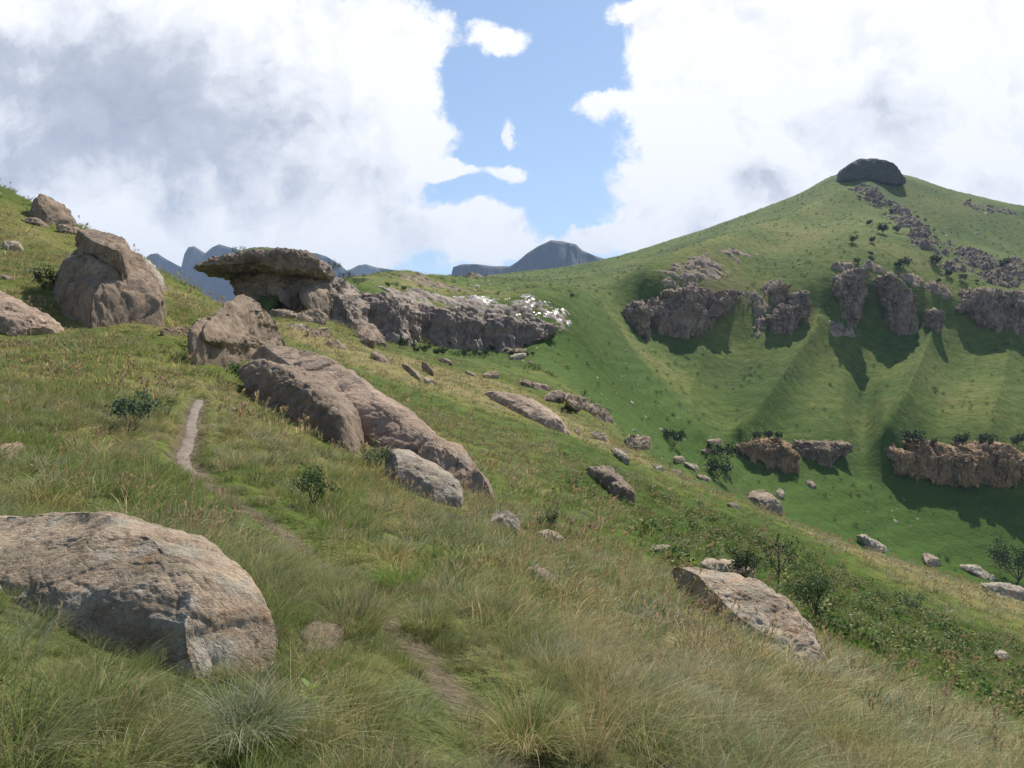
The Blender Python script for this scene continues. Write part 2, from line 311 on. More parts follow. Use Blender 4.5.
# ------------------------------------------------------------------ materials
def new_mat(name):
    m = bpy.data.materials.new(name); m.use_nodes = True; t = NT(m.node_tree); t.n.clear()
    return m, t, t.add('ShaderNodeOutputMaterial')
def rock_mat(name, sc, base=(0.33, 0.25, 0.195), pale=(0.40, 0.36, 0.33), dark=(0.055, 0.045, 0.04), orange=(0.36, 0.20, 0.10), pale_amt=0.5, or_amt=0.3, wet=0.0, moss=0.25, vert=1.0):
    m, t, out = new_mat(name)
    g = t.add('ShaderNodeNewGeometry'); mp = t.add('ShaderNodeMapping'); t.put(mp.inputs[0], g.outputs['Position'])
    mp.inputs['Scale'].default_value = (sc, sc, sc * vert); v = mp.outputs[0]
    n1 = t.noise(v, 1.1, 6, 0.6, 0.3); n2 = t.noise(v, 4.5, 8, 0.7, 0.4); n3 = t.noise(v, 22, 6, 0.7)
    c = t.mix(t.rng(n1, 0.35, 0.65), tuple(b * 0.8 for b in base), tuple(min(1, b * 1.35) for b in base))
    c = t.mix(t.math('MULTIPLY', t.rng(t.noise(v, 2.3, 7, 0.65), 0.50, 0.62), pale_amt), c, pale)
    c = t.mix(t.math('MULTIPLY', t.rng(t.noise(v, 1.7, 5, 0.6, 0.8), 0.55, 0.68), or_amt), c, orange)
    # lichen: pale and near-black crusts
    lv = t.voro(t.vm('ADD', v, t.noise(v, 6, 3, 0.5, color=True)), 9)
    c = t.mix(t.math('MULTIPLY', t.math('MULTIPLY', t.rng(lv, 0.30, 0.12), t.rng(n2, 0.48, 0.6)), 0.8 * pale_amt + 0.15), c, (0.54, 0.52, 0.47))
    c = t.mix(t.math('MULTIPLY', t.rng(n2, 0.57, 0.70), 0.75), c, dark)
    # dark weathering streaks that run down the faces
    st = t.add('ShaderNodeMapping'); t.put(st.inputs[0], v); st.inputs['Scale'].default_value = (2.2, 2.2, 0.35)
    c = t.mix(t.math('MULTIPLY', t.rng(t.noise(st.outputs[0], 1.6, 5, 0.6), 0.55, 0.72), 0.55), c, dark)
    c = t.mix(t.math('MULTIPLY', t.rng(n3, 0.4, 0.65), 0.6), c, t.mix(1.0, c, (0.68, 0.65, 0.62), 'MULTIPLY'))
    sp = t.add('ShaderNodeSeparateXYZ'); t.put(sp.inputs[0], g.outputs['Normal'])
    up = t.rng(sp.outputs[2], 0.75, 0.95)
    c = t.mix(t.math('MULTIPLY', t.math('MULTIPLY', up, t.rng(t.noise(v, 3.1, 5, 0.6), 0.5, 0.62)), moss), c, (0.09, 0.105, 0.035))
    cr = t.voro(t.vm('ADD', v, t.noise(v, 2.0, 4, 0.6, color=True)), 2.2, 'DISTANCE_TO_EDGE')
    crack = t.rng(cr, 0.0, 0.05)
    c = t.mix(t.math('MULTIPLY', t.math('SUBTRACT', 1.0, crack), 0.12), c, dark)
    hgt = t.math('ADD', t.math('MULTIPLY', n2, 0.55), t.math('ADD', t.math('MULTIPLY', n3, 0.22), t.math('MULTIPLY', crack, 0.05)))
    hgt = t.math('ADD', hgt, t.math('MULTIPLY', t.noise(v, 90, 4, 0.6), 0.05))
    b = t.add('ShaderNodeBump'); b.inputs['Strength'].default_value = 1.0; b.inputs['Distance'].default_value = 0.22 / sc; t.put(b.inputs['Height'], hgt)
    p = t.add('ShaderNodeBsdfPrincipled'); t.put(p.inputs['Base Color'], c); t.put(p.inputs['Normal'], b.outputs[0])
    if wet > 0:
        wm = t.math('MULTIPLY', t.rng(t.noise(v, 1.3, 4, 0.6), 0.42, 0.56), wet)
        t.put(p.inputs['Roughness'], t.rng(wm, 0.0, 1.0, 0.85, 0.16, False)); p.inputs['Specular IOR Level'].default_value = 0.6
        b.inputs['Strength'].default_value = 0.5
    else: p.inputs['Roughness'].default_value = 0.9; p.inputs['Specular IOR Level'].default_value = 0.25
    t.l.new(p.outputs[0], out.inputs[0]); return m
M_NEAR = rock_mat('sandstone_near', 1.6, base=(0.450, 0.348, 0.251), pale=(0.540, 0.495, 0.408), pale_amt=0.9, or_amt=0.6)
M_SLAB = rock_mat('sandstone_slab', 0.9, base=(0.430, 0.308, 0.228), pale=(0.420, 0.374, 0.315), pale_amt=0.45, or_amt=0.15)
M_DARK = rock_mat('sandstone_dark', 0.8, base=(0.310, 0.227, 0.162), pale=(0.330, 0.303, 0.260), pale_amt=0.4, or_amt=0.15)
M_MID = rock_mat('sandstone_mid', 0.30, base=(0.360, 0.273, 0.200), pale=(0.480, 0.384, 0.325), pale_amt=0.5, or_amt=0.2)
M_PALE = rock_mat('sandstone_pale', 0.8, base=(0.400, 0.333, 0.260), pale=(0.520, 0.485, 0.408), pale_amt=0.6, or_amt=0.2, moss=0.1)
M_MUSH = rock_mat('sandstone_overhang', 0.22, base=(0.31, 0.235, 0.185), pale=(0.440, 0.384, 0.297), dark=(0.05, 0.042, 0.04), orange=(0.38, 0.20, 0.09), pale_amt=0.45, or_amt=0.5, moss=0.05)
M_CLIFF = rock_mat('sandstone_cliff', 0.17, base=(0.320, 0.237, 0.172), pale=(0.400, 0.353, 0.297), pale_amt=0.4, or_amt=0.15, vert=1.8, moss=0.5)
M_WETCL = rock_mat('sandstone_wet_cliff', 0.18, base=(0.220, 0.162, 0.125), pale=(0.330, 0.283, 0.232), pale_amt=0.25, or_amt=0.2, vert=2.4, moss=0.6, wet=0.15)
M_TAN = rock_mat('sandstone_tan_cliff', 0.18, base=(0.420, 0.273, 0.153), pale=(0.400, 0.333, 0.251), orange=(0.38, 0.20, 0.10), pale_amt=0.4, or_amt=0.4, vert=1.5, moss=0.5)
M_WET = rock_mat('wet_rock', 0.25, base=(0.160, 0.135, 0.124), pale=(0.260, 0.240, 0.238), pale_amt=0.4, or_amt=0.0, moss=0.0, wet=1.0)

def ground_mat():
    m, t, out = new_mat('hill_grass')
    g = t.add('ShaderNodeNewGeometry'); v = g.outputs['Position']
    at = t.add('ShaderNodeVertexColor', layer_name='col'); s3 = t.add('ShaderNodeSeparateColor'); t.put(s3.inputs[0], at.outputs[0])
    nb = t.noise(v, 0.035, 6, 0.6); nm = t.noise(v, 0.22, 6, 0.62); nf = t.noise(v, 1.6, 6, 0.68); nx = t.noise(v, 9.0, 5, 0.65)
    straw = t.math('ADD', s3.outputs[0], t.math('MULTIPLY', t.math('SUBTRACT', nm, 0.5), 1.5))
    straw = t.math('ADD', straw, t.math('MULTIPLY', t.math('SUBTRACT', nf, 0.5), 1.1))
    c = t.ramp(straw, [(0.0, (0.056, 0.098, 0.014)), (0.35, (0.108, 0.148, 0.024)), (0.7, (0.185, 0.182, 0.050)), (1.0, (0.26, 0.215, 0.09))])
    c = t.mix(t.math('MULTIPLY', s3.outputs[1], 0.6, clamp=True), c, (0.060, 0.125, 0.012))
    dk = t.math('MULTIPLY', t.rng(nf, 0.52, 0.70), 0.55)
    c = t.mix(dk, c, (0.030, 0.045, 0.012))
    c = t.mix(t.math('MULTIPLY', t.rng(nx, 0.5, 0.7), 0.35), c, (0.035, 0.045, 0.015))
    c = t.mix(t.math('MULTIPLY', t.rng(nb, 0.55, 0.7), 0.3), c, (0.13, 0.12, 0.045))
    earth = t.mix(t.rng(nf, 0.35, 0.65), (0.10, 0.072, 0.052), (0.19, 0.14, 0.105))
    c = t.mix(s3.outputs[2], c, earth)
    h = t.math('ADD', t.math('MULTIPLY', nf, 0.5), t.math('ADD', t.math('MULTIPLY', nm, 1.6), t.math('MULTIPLY', nx, 0.10)))
    b = t.add('ShaderNodeBump'); b.inputs['Strength'].default_value = 0.8; b.inputs['Distance'].default_value = 0.9; t.put(b.inputs['Height'], h)
    p = t.add('ShaderNodeBsdfPrincipled'); t.put(p.inputs['Base Color'], c); t.put(p.inputs['Normal'], b.outputs[0])
    p.inputs['Roughness'].default_value = 0.95; p.inputs['Specular IOR Level'].default_value = 0.1
    t.l.new(p.outputs[0], out.inputs[0]); return m
M_GROUND = ground_mat()
def leaf_mat(name, gain=1.0, trans=0.35, attr=True, col=(0.05, 0.08, 0.02), rough=0.6, patch=(0.92, 0.98, 0.75)):
    m, t, out = new_mat(name); g = t.add('ShaderNodeNewGeometry')
    if attr: c = t.add('ShaderNodeVertexColor', layer_name='col').outputs[0]
    else: c = t.mix(t.noise(g.outputs['Position'], 3.0, 3), tuple(x * 0.7 for x in col), tuple(x * 1.3 for x in col))
    n = t.noise(g.outputs['Position'], 0.45, 4, 0.6)
    c = t.mix(t.rng(n, 0.35, 0.65), c, t.mix(1.0, c, patch, 'MULTIPLY'))
    n2 = t.noise(g.outputs['Position'], 2.2, 3, 0.6)
    c = t.mix(t.rng(n2, 0.35, 0.7), c, t.mix(1.0, c, (1.35 * gain, 1.25 * gain, 1.25 * gain), 'MULTIPLY'))
    d = t.add('ShaderNodeBsdfPrincipled'); t.put(d.inputs['Base Color'], c); d.inputs['Roughness'].default_value = rough; d.inputs['Specular IOR Level'].default_value = 0.25
    tr = t.add('ShaderNodeBsdfTranslucent'); t.put(tr.inputs[0], c)
    mxs = t.add('ShaderNodeMixShader'); mxs.inputs[0].default_value = trans; t.l.new(d.outputs[0], mxs.inputs[1]); t.l.new(tr.outputs[0], mxs.inputs[2])
    t.l.new(mxs.outputs[0], out.inputs[0]); return m
M_GRASS = leaf_mat('grass_blades', trans=0.38)
M_LEAF = leaf_mat('bush_leaves', trans=0.3, patch=(0.9, 1.0, 0.9))
def plain_mat(name, col, rough=0.9, sc=3.0):
    m, t, out = new_mat(name); g = t.add('ShaderNodeNewGeometry')
    n = t.noise(g.outputs['Position'], sc, 6, 0.65)
    c = t.mix(t.rng(n, 0.3, 0.7), tuple(x * 0.65 for x in col), tuple(min(1, x * 1.3) for x in col))
    b = t.add('ShaderNodeBump'); b.inputs['Strength'].default_value = 0.6; b.inputs['Distance'].default_value = 0.2 / sc; t.put(b.inputs['Height'], n)
    p = t.add('ShaderNodeBsdfPrincipled'); t.put(p.inputs['Base Color'], c); t.put(p.inputs['Normal'], b.outputs[0]); p.inputs['Roughness'].default_value = rough
    t.l.new(p.outputs[0], out.inputs[0]); return m
M_BARK = plain_mat('bark', (0.07, 0.055, 0.045), sc=20)
M_PATH = plain_mat('trodden_earth', (0.18, 0.14, 0.11), sc=5)

# ------------------------------------------------------------------ ground
idx = np.arange(NC * NR).reshape(NC, NR)
Q = np.stack([idx[:-1, :-1], idx[1:, :-1], idx[1:, 1:], idx[:-1, 1:]], -1).reshape(-1, 4)
V = np.stack([flat(XG), flat(YG), flat(TZ)], 1)
# a skirt of the same slope behind the camera
bx, by = np.meshgrid(np.linspace(-60, 60, 60), np.linspace(-60, 1.3, 40), indexing='ij')
bz = -1.68 - 0.30 * bx + 0.05 * perlin(np.stack([flat(bx), flat(by), 0 * flat(bx)], 1)).reshape(bx.shape)
V2 = np.stack([flat(bx), flat(by), flat(bz)], 1); i2 = np.arange(bx.size).reshape(bx.shape) + len(V)
Q2 = np.stack([i2[:-1, :-1], i2[1:, :-1], i2[1:, 1:], i2[:-1, 1:]], -1).reshape(-1, 4)
mk = np.concatenate([MK.reshape(-1, 3), np.tile([[0.3, 0.1, 0.0]], (len(V2), 1))])
gr = link('ground', mesh_np('ground', np.concatenate([V, V2]), np.concatenate([Q, Q2]), M_GROUND, True, mk)); tag(gr, kind='structure')

# footpath surface, a strip on the trodden line
def path_strip():
    from itertools import accumulate
    P = np.array([(p[0], p[1]) for p in path_w]); seg = np.hypot(*np.diff(P, axis=0).T); s = np.concatenate([[0], np.cumsum(seg)])
    q = np.arange(0, s[-1], 0.08); cx = pchip(s, P[:, 0], q); cy = pchip(s, P[:, 1], q)
    tx = np.gradient(cx); ty = np.gradient(cy); L = np.hypot(tx, ty); nx, ny = -ty / L, tx / L
    rows = []
    for k, off in enumerate(np.linspace(-1, 1, 9)):
        hw = 0.115 + 0.04 * perlin(np.stack([q * 1.5, q * 0 + k * 0.2, q * 0 + (3 if off < 0 else 8)], 1))
        x = cx + nx * off * hw; y = cy + ny * off * hw
        hw = hw * np.where(y > 12.5, 1.25, 0.5)
        x = cx + nx * off * hw; y = cy + ny * off * hw
        z = bil(TZ, x, y) + np.where(y > 12.5, 0.02, -0.03) - 0.05 * abs(off) ** 3 + 0.012 * perlin(np.stack([x * 7, y * 7, 0 * x], 1))
        rows.append(np.stack([x, y, z], 1))
    A = np.stack(rows, 1); n, m_ = A.shape[:2]; ii = np.arange(n * m_).reshape(n, m_)
    QQ = np.stack([ii[:-1, :-1], ii[1:, :-1], ii[1:, 1:], ii[:-1, 1:]], -1).reshape(-1, 4)
    return mesh_np('footpath', A.reshape(-1, 3), QQ, M_PATH)
tag(link('footpath', path_strip()), kind='structure')

# ------------------------------------------------------------------ rocks
def normals(V, Q):
    a = V[Q[:, 2]] - V[Q[:, 0]]; b = V[Q[:, 3]] - V[Q[:, 1]]; n = np.cross(a, b); N = np.zeros_like(V)
    for k in range(4): np.add.at(N, Q[:, k], n)
    return N / (np.linalg.norm(N, axis=1)[:, None] + 1e-12)
def resample(poly, n, rnd=0.0):
    P = np.array(poly + [poly[0]], float)
    for _ in range(1 if rnd < 0.5 else 2):                        # one corner cut keeps the outline angular but not sharp
        Pn = []
        for a, b in zip(P[:-1], P[1:]): Pn += [a * 0.82 + b * 0.18, a * 0.18 + b * 0.82]
        P = np.array(Pn + [Pn[0]])
    s = np.concatenate([[0], np.cumsum(np.hypot(*np.diff(P, axis=0).T))]); q = np.linspace(0, s[-1], n, endpoint=False)
    return np.stack([np.interp(q, s, P[:, 0]), np.interp(q, s, P[:, 1])], 1)
def area2(P): return 0.5 * np.sum(P[:, 0] * np.roll(P[:, 1], -1) - np.roll(P[:, 0], -1) * P[:, 1])
def blob(poly, Y0, seed, Tf=None, Tb=None, lean=0.4, pole=None, e=0.62, n=None, m=None, chis=13, rough=1.0, cols=0.0, strata=0.0, Y1=None, thick=0.6, rnd=0.0, crack=1.0, foot=0.35, blk=1.6, blkamp=0.7):
    """a solid boulder whose widest section has the given outline at distance Y0 (left) .. Y1 (right)"""
    rs = np.random.RandomState(seed); O0 = np.array(poly, float)
    if area2(O0) < 0: poly = [tuple(p) for p in O0[::-1]]; O0 = O0[::-1]
    wpx = O0[:, 0].max() - O0[:, 0].min(); hpx = O0[:, 1].max() - O0[:, 1].min(); sz = max(wpx, hpx)
    if n is None: n = int(np.clip(sz * 1.5, 44, 340))
    if m is None: m = int(np.clip(sz * 0.9, 26, 170))
    O = resample(poly, n, rnd)
    Y1 = Y0 if Y1 is None else Y1; x0, x1 = O0[:, 0].min(), O0[:, 0].max()
    yref = lambda px: Y0 + (Y1 - Y0) * np.clip((px - x0) / (x1 - x0 + 1e-6), 0, 1)
    Ym = 0.5 * (Y0 + Y1); small = min(wpx, hpx) / F * Ym; s = math.sqrt(wpx * hpx) / F * Ym * 0.5
    Tf = thick * small if Tf is None else Tf; Tb = Tf * 1.2 if Tb is None else Tb
    c = np.array(pole if pole else (O[:, 0].mean(), O[:, 1].mean() * 0.55 + O[:, 1].max() * 0.45))
    ph = np.linspace(-math.pi / 2, math.pi / 2, m + 2)[1:-1]; cs = np.cos(ph) ** e; sn = np.sign(ph) * np.abs(np.sin(ph)) ** e
    pts = c + cs[:, None, None] * (O[None] - c)                    # m,n,2
    pts = np.concatenate([pts.reshape(-1, 2), [c], [c]]); dd = np.concatenate([np.repeat(sn, n), [-1.0], [1.0]])
    gx = np.linspace(x0, x1, 60); lo = np.array([O[np.abs(O[:, 0] - g_) < (x1 - x0) * 0.06 + 0.5][:, 1].max() if (np.abs(O[:, 0] - g_) < (x1 - x0) * 0.06 + 0.5).any() else O[:, 1].max() for g_ in gx])
    hb = np.maximum(0, (np.interp(pts[:, 0], gx, lo) - pts[:, 1]) / F * Ym)
    yr = yref(pts[:, 0]) + lean * hb
    V = np.stack([(pts[:, 0] - CX) / F * yr, yr + np.where(dd < 0, Tf * dd, Tb * dd), (HR - pts[:, 1]) / F * yr], 1)
    ii = np.arange(m * n).reshape(m, n); r = np.roll(ii, -1, axis=1)
    Q = np.stack([ii[:-1], r[:-1], r[1:], ii[1:]], -1).reshape(-1, 4)
    a, b = m * n, m * n + 1
    Qa = np.stack([r[0], ii[0], np.full(n, a), np.full(n, a)], -1); Qb = np.stack([ii[-1], r[-1], np.full(n, b), np.full(n, b)], -1)
    Ctr = V.mean(0); V = V - Ctr
    ev, evec = np.linalg.eigh(V.T @ V); ax = evec[:, 2]; ratio = math.sqrt(max(ev[1], 1e-9) / ev[2])
    for _ in range(chis):                                          # flat broken faces
        nn = rs.normal(size=3); nn[1] = -abs(nn[1]) * 2.0 - 0.4; nn[2] = abs(nn[2]) if rs.rand() < 0.6 else nn[2]
        nn -= ax * (nn @ ax) * (1 - ratio ** 2.5)
        nn /= np.linalg.norm(nn); pr = V @ nn; hgt = np.quantile(pr, rs.uniform(0.82, 0.96))
        V = V - (np.maximum(0, pr - hgt) * 0.97)[:, None] * nn
    N = normals(V, Q); off = seed * 3.7
    W = V / s
    D = 0.045 * fbm(W * 1.1 + off, 2) + 0.026 * fbm(W * 2.6 + off, 4) * rough - 0.035 * crack * ridged(W * 1.3 + off, 2) - 0.012 * rough * ridged(W * 4 + off, 3) + 0.008 * rough * fbm(W * 18 + off, 2)
    sh_ = 0.16 * fbm(W * 2 + off, 2)[:, None]
    cv, ce = cells(W * np.array([blk * 1.0, blk * 0.8, blk * (0.8 if cols else 1.3)]) + off + sh_, seed % 97); D += blkamp * (0.10 * cv - 0.04 * np.exp(-(ce / 0.10) ** 2))
    cv, ce = cells(W * np.array([blk * 2.6, blk * 2.0, blk * (2.2 if cols else 3.4)]) + off + 2 * sh_, seed % 89); D += blkamp * (0.04 * cv - 0.018 * np.exp(-(ce / 0.12) ** 2))
    if cols: D -= cols * 0.11 * ridged(np.stack([W[:, 0] * 2.2, W[:, 1] * 2.2, W[:, 2] * 0.35], 1) + off, 2)
    if strata:
        q = W[:, 2] * 3.0 + 0.5 * perlin(W * 0.8 + off); D += strata * 0.05 * np.sign(np.sin(q * 2.2)) * np.abs(np.sin(q * 2.2)) ** 0.5
    V = V + N * (D * s)[:, None]
    t_ = (V[:, 2] - V[:, 2].min()) / np.ptp(V[:, 2]); V[:, 2] -= foot * np.ptp(V[:, 2]) * (np.clip(0.32 - t_, 0, 1) / 0.32)
    N = normals(V, Q)
    if (N * V).sum(1).mean() < 0: Q = Q[:, ::-1]; Qa = Qa[:, ::-1]; Qb = Qb[:, ::-1]
    return V + Ctr, Q, Qa, Qb
def tri(Qx):
    out = []
    for q in Qx:
        u = list(dict.fromkeys(int(k) for k in q)); out.append(u)
    return out
NEAR_ROCKS = []
def rock_mesh(name, parts, mat):
    """parts: list of blob() results, joined in one mesh"""
    Vs, T = [], []; o = 0
    for (V, Q, Qa, Qb) in parts:
        Vs.append(V); T.append(np.stack([Q[:, 0], Q[:, 1], Q[:, 2]], 1) + o); T.append(np.stack([Q[:, 0], Q[:, 2], Q[:, 3]], 1) + o)
        for X in (Qa, Qb):
            t = np.array([u for u in tri(X)]); T.append(t + o)
        o += len(V)
    Vs = np.concatenate(Vs); T = np.concatenate(T)
    ctr = Vs.mean(0); ctr[2] = Vs[:, 2].min()
    me = mesh_np(name, Vs - ctr, T, mat)
    if ctr[1] < 140: NEAR_ROCKS.append((Vs, T))
    return me, ctr
def base_depth(poly, shift=0.0):
    P = np.array(poly, float); x0, x1 = P[:, 0].min(), P[:, 0].max(); out = []
    for f in (0.2, 0.8):
        px = x0 + (x1 - x0) * f; ys = []
        for a, b in zip(poly, poly[1:] + poly[:1]):
            if (a[0] - px) * (b[0] - px) <= 0 and a[0] != b[0]: ys.append(a[1] + (b[1] - a[1]) * (px - a[0]) / (b[0] - a[0]))
        out.append(hit(px, max(ys) + shift)[1])
    ym = sum(out) / 2; out = [min(max(v, ym * 0.82), ym * 1.18) for v in out]
    k = (out[1] - out[0]) / 0.6
    return max(out[0] - 0.2 * k, ym * 0.75), max(out[1] + 0.2 * k, ym * 0.75)
_seed = [100]
def rock(label, poly, mat=None, name='boulder', cat='boulder', group=None, depth=None, push=0.15, sink=0.0, more=(), parent=None, mesh_only=False, seed=None, **kw):
    _seed[0] += 1; seed = seed or _seed[0]
    P = np.array(poly, float)
    if sink:                                                        # carry the foot of the stone down into the ground
        mid = P[:, 1].mean(); P[:, 1] = np.where(P[:, 1] > mid, P[:, 1] + sink, P[:, 1]); 
    if max(np.ptp(P[:, 0]), np.ptp(P[:, 1])) < 60:
        for k_, v_ in (('blkamp', 1.4), ('rough', 1.7), ('e', 0.55), ('crack', 1.5)): kw.setdefault(k_, v_)
    y0, y1 = base_depth(poly) if depth is None else (depth if isinstance(depth, tuple) else (depth, depth))
    small = min(np.ptp(P[:, 0]), np.ptp(P[:, 1])) / F * (y0 + y1) / 2; sh = push * small * kw.get('thick', 0.6)
    parts = [blob([tuple(p) for p in P], y0 + sh, seed, Y1=y1 + sh, **kw)]
    for mp, mkw in more:
        k2 = dict(kw); k2.pop('pole', None); k2.update(mkw); dy = k2.pop('dy', 0.0)
        parts.append(blob(mp, y0 + sh + dy, seed + 1000 + len(parts), Y1=y1 + sh + dy, **k2))
    me, ctr = rock_mesh(name, parts, mat or M_MID)
    o = link(name, me, parent, ctr); 
    if not parent: tag(o, label, cat, group)
    return o
#ROCKS
G1 = 'boulders on the near slope'
rock('big rounded foreground boulder with pale orange-stained top, lower left corner', [(-90, 524), (-10, 517), (41, 512), (87, 512), (124, 528), (153, 532), (186, 552), (216, 582), (246, 618), (268, 664), (266, 700), (200, 720), (100, 730), (0, 730), (-90, 720)], M_NEAR, depth=(4.0, 3.35), pole=(110, 600), push=0.1, Tf=0.30, Tb=0.7, lean=0.8, e=0.7, chis=5, n=340, m=200, blkamp=0.22, blk=2.2, rough=0.55, crack=0.6, strata=0.5, foot=0.1, group=G1)
rock('flat grey stone sunk in the grass right of the foreground boulder', [(284, 634), (300, 624), (330, 629), (346, 640), (342, 655), (310, 660), (290, 652)], M_DARK, name='stone', cat='stone', sink=4, lean=1.0, thick=0.9, group=G1)
rock('large rounded brown boulder below the skyline at far left', [(40, 263), (43, 241), (60, 236), (80, 232), (96, 226), (113, 234), (131, 254), (141, 273), (149, 309), (147, 328), (126, 332), (100, 326), (66, 312), (44, 298)], M_DARK, pole=(100, 290), lean=0.35, chis=12, more=[([(70, 240), (84, 226), (100, 223), (118, 234), (134, 254), (128, 275), (90, 270)], dict(dy=1.2))], push=0.8, group=G1)
rock('pale leaning slab right behind the rounded brown boulder', [(128, 250), (140, 254), (150, 264), (159, 281), (156, 290), (142, 286), (132, 270)], M_PALE, name='rock_slab', cat='rock', lean=0.8, group=G1)
rock('small pale wedge stone in grass right of the leaning slab', [(148, 281), (160, 282), (169, 290), (160, 293), (149, 288)], M_PALE, name='stone', cat='stone', group=G1)
rock('dark boulder on the left skyline above the rounded boulder', [(23, 198), (43, 194), (58, 201), (68, 216), (64, 226), (48, 228), (33, 216)], M_DARK, lean=0.3, sink=2, group=G1)
rock('low flat stone just below the dark skyline boulder', [(22, 215), (34, 215), (50, 229), (38, 228), (26, 222)], M_DARK, name='stone', cat='stone', group=G1)
rock('narrow stone running down the skyline behind the rounded boulder', [(60, 218), (74, 224), (84, 236), (70, 238), (60, 230)], M_MID, name='stone', cat='stone', group=G1)
rock('small pale stone in grass near the left edge, left of rounded boulder', [(2, 240), (10, 236), (20, 244), (18, 252), (4, 250)], M_PALE, name='stone', cat='stone', group=G1)
rock('flat pinkish slab sloping down from the left picture edge', [(-30, 285), (0, 289), (22, 303), (48, 318), (68, 336), (30, 338), (-30, 330)], M_SLAB, name='rock_slab', cat='rock', lean=1.6, thick=0.5, group=G1)
rock('low dark stone in grass between rounded boulder and footpath', [(160, 328), (172, 323), (188, 328), (184, 336), (166, 336)], M_DARK, name='stone', cat='stone', group=G1)
rock('tiny grey stone at the left edge above the pinkish slab', [(-4, 272), (6, 271), (12, 279), (2, 284)], M_DARK, name='stone', cat='stone', group=G1)
rock('pale stone at the left edge above the big foreground boulder', [(-12, 442), (4, 438), (26, 450), (12, 460), (-12, 460)], M_SLAB, name='stone', cat='stone', group=G1, lean=1.0)
rock('pointed pyramid-shaped boulder in front of the overhanging rock', [(200, 332), (208, 314), (226, 305), (243, 294), (251, 299), (266, 315), (281, 341), (284, 358), (240, 368), (205, 364), (198, 346)], M_DARK, pole=(238, 340), lean=0.3, chis=5, thick=0.6, strata=0.5, e=0.8, blkamp=0.5, group=G1, more=[([(206, 338), (224, 312), (240, 298), (247, 292), (257, 304), (272, 326), (262, 352), (225, 356)], dict(dy=-0.15, chis=1, foot=0.0, e=0.95, thick=0.75))])
rock('very long pinkish rock slab slanting down to the right, largest in the picture', [(236, 354), (256, 346), (290, 346), (323, 355), (356, 374), (393, 400), (429, 423), (458, 443), (484, 461), (504, 482), (514, 506), (488, 508), (450, 494), (415, 478), (370, 452), (330, 424), (285, 398), (250, 376)], M_SLAB, name='rock_slab', cat='rock', pole=(372, 432), lean=1.1, Tf=1.5, Tb=1.8, chis=7, push=0.1, strata=0.35, blkamp=0.25, rough=0.5, crack=0.6, n=360, m=180, group=G1)
rock('grey lichen-covered hump leaning against the front of the long slab', [(233, 365), (258, 356), (296, 371), (326, 385), (349, 408), (363, 437), (352, 446), (320, 432), (285, 416), (255, 395)], M_DARK, pole=(300, 402), lean=0.5, chis=8, push=0.0, blkamp=0.5, group=G1)
rock('pale flat slab below the lower end of the long slab', [(385, 452), (400, 448), (430, 462), (455, 478), (465, 496), (455, 509), (430, 500), (400, 488), (381, 472)], M_PALE, name='rock_slab', cat='rock', lean=1.3, pole=(425, 484), chis=8, blkamp=0.4, sink=4, group=G1)
rock('rounded cracked grey boulder below the foot of the long slab', [(488, 515), (498, 511), (512, 513), (523, 523), (520, 536), (498, 534)], M_PALE, sink=3, group=G1)
rock('flat pale stone with a small bush growing behind it', [(531, 533), (545, 529), (560, 534), (569, 547), (552, 550), (536, 542)], M_PALE, name='stone', cat='stone', lean=0.9, group=G1)
rock('dark thin stone in the grass below the flat pale stone', [(524, 568), (540, 567), (560, 580), (566, 591), (548, 588), (530, 580)], M_MID, name='stone', cat='stone', lean=0.9, group=G1)
rock('dark lichen-topped boulder alone on the open middle slope', [(583, 469), (600, 466), (618, 470), (632, 484), (633, 500), (616, 500), (600, 488), (590, 478)], M_MID, sink=2, thick=0.8, chis=12, group=G1)
rock('small flat pale stone on the open slope above the tree rock', [(652, 545), (664, 542), (679, 548), (668, 553), (654, 551)], M_PALE, name='stone', cat='stone', lean=1.0, group=G1)
rock('tiny pale stone on the slope crest right of the lichen-topped boulder', [(726, 503), (734, 501), (742, 508), (732, 510)], M_PALE, name='stone', cat='stone', group=G1)
rock('wide sloping slab with a bush and bare tree behind it, right foreground', [(654, 585), (668, 573), (708, 570), (757, 583), (784, 596), (805, 612), (824, 633), (841, 668), (811, 668), (766, 652), (724, 636), (683, 612)], M_NEAR, name='rock_slab', cat='rock', lean=1.1, pole=(770, 632), chis=8, blkamp=0.4, push=0.4, sink=3, Tf=0.75, Tb=1.0, group=G1)
rock('small pale block on top of the wide sloping slab', [(700, 563), (714, 554), (735, 556), (752, 562), (760, 580), (735, 581), (708, 574)], M_NEAR, thick=0.5, lean=0.4, group=G1)
rock('narrow pale ledge under the front of the wide sloping slab', [(745, 640), (774, 645), (800, 660), (809, 669), (790, 670), (760, 656)], M_PALE, name='rock_slab', cat='rock', lean=1.2, group=G1)
rock('long boulder on the slope crest left of the lower cliffs', [(742, 493), (752, 488), (768, 491), (780, 504), (784, 514), (764, 510), (748, 502)], M_MID, group=G1)
rock('flat brown rock on the slope crest below the lower cliffs', [(857, 537), (866, 534), (884, 544), (893, 551), (880, 556), (862, 548)], M_PALE, name='rock_slab', cat='rock', lean=0.9, group=G1)
rock('grey stone half hidden beyond the crest right of the flat brown rock', [(921, 556), (932, 553), (941, 562), (930, 567), (922, 563)], M_MID, name='stone', cat='stone', group=G1)
rock('upper pale slab on the crest near the right edge', [(960, 565), (975, 564), (990, 573), (1004, 580), (984, 581), (966, 574)], M_PALE, name='rock_slab', cat='rock', lean=1.2, group=G1)
rock('lower pale slab on the crest near the right edge', [(982, 584), (1000, 582), (1034, 590), (1034, 602), (1005, 600), (988, 591)], M_PALE, name='rock_slab', cat='rock', lean=1.0, group=G1)
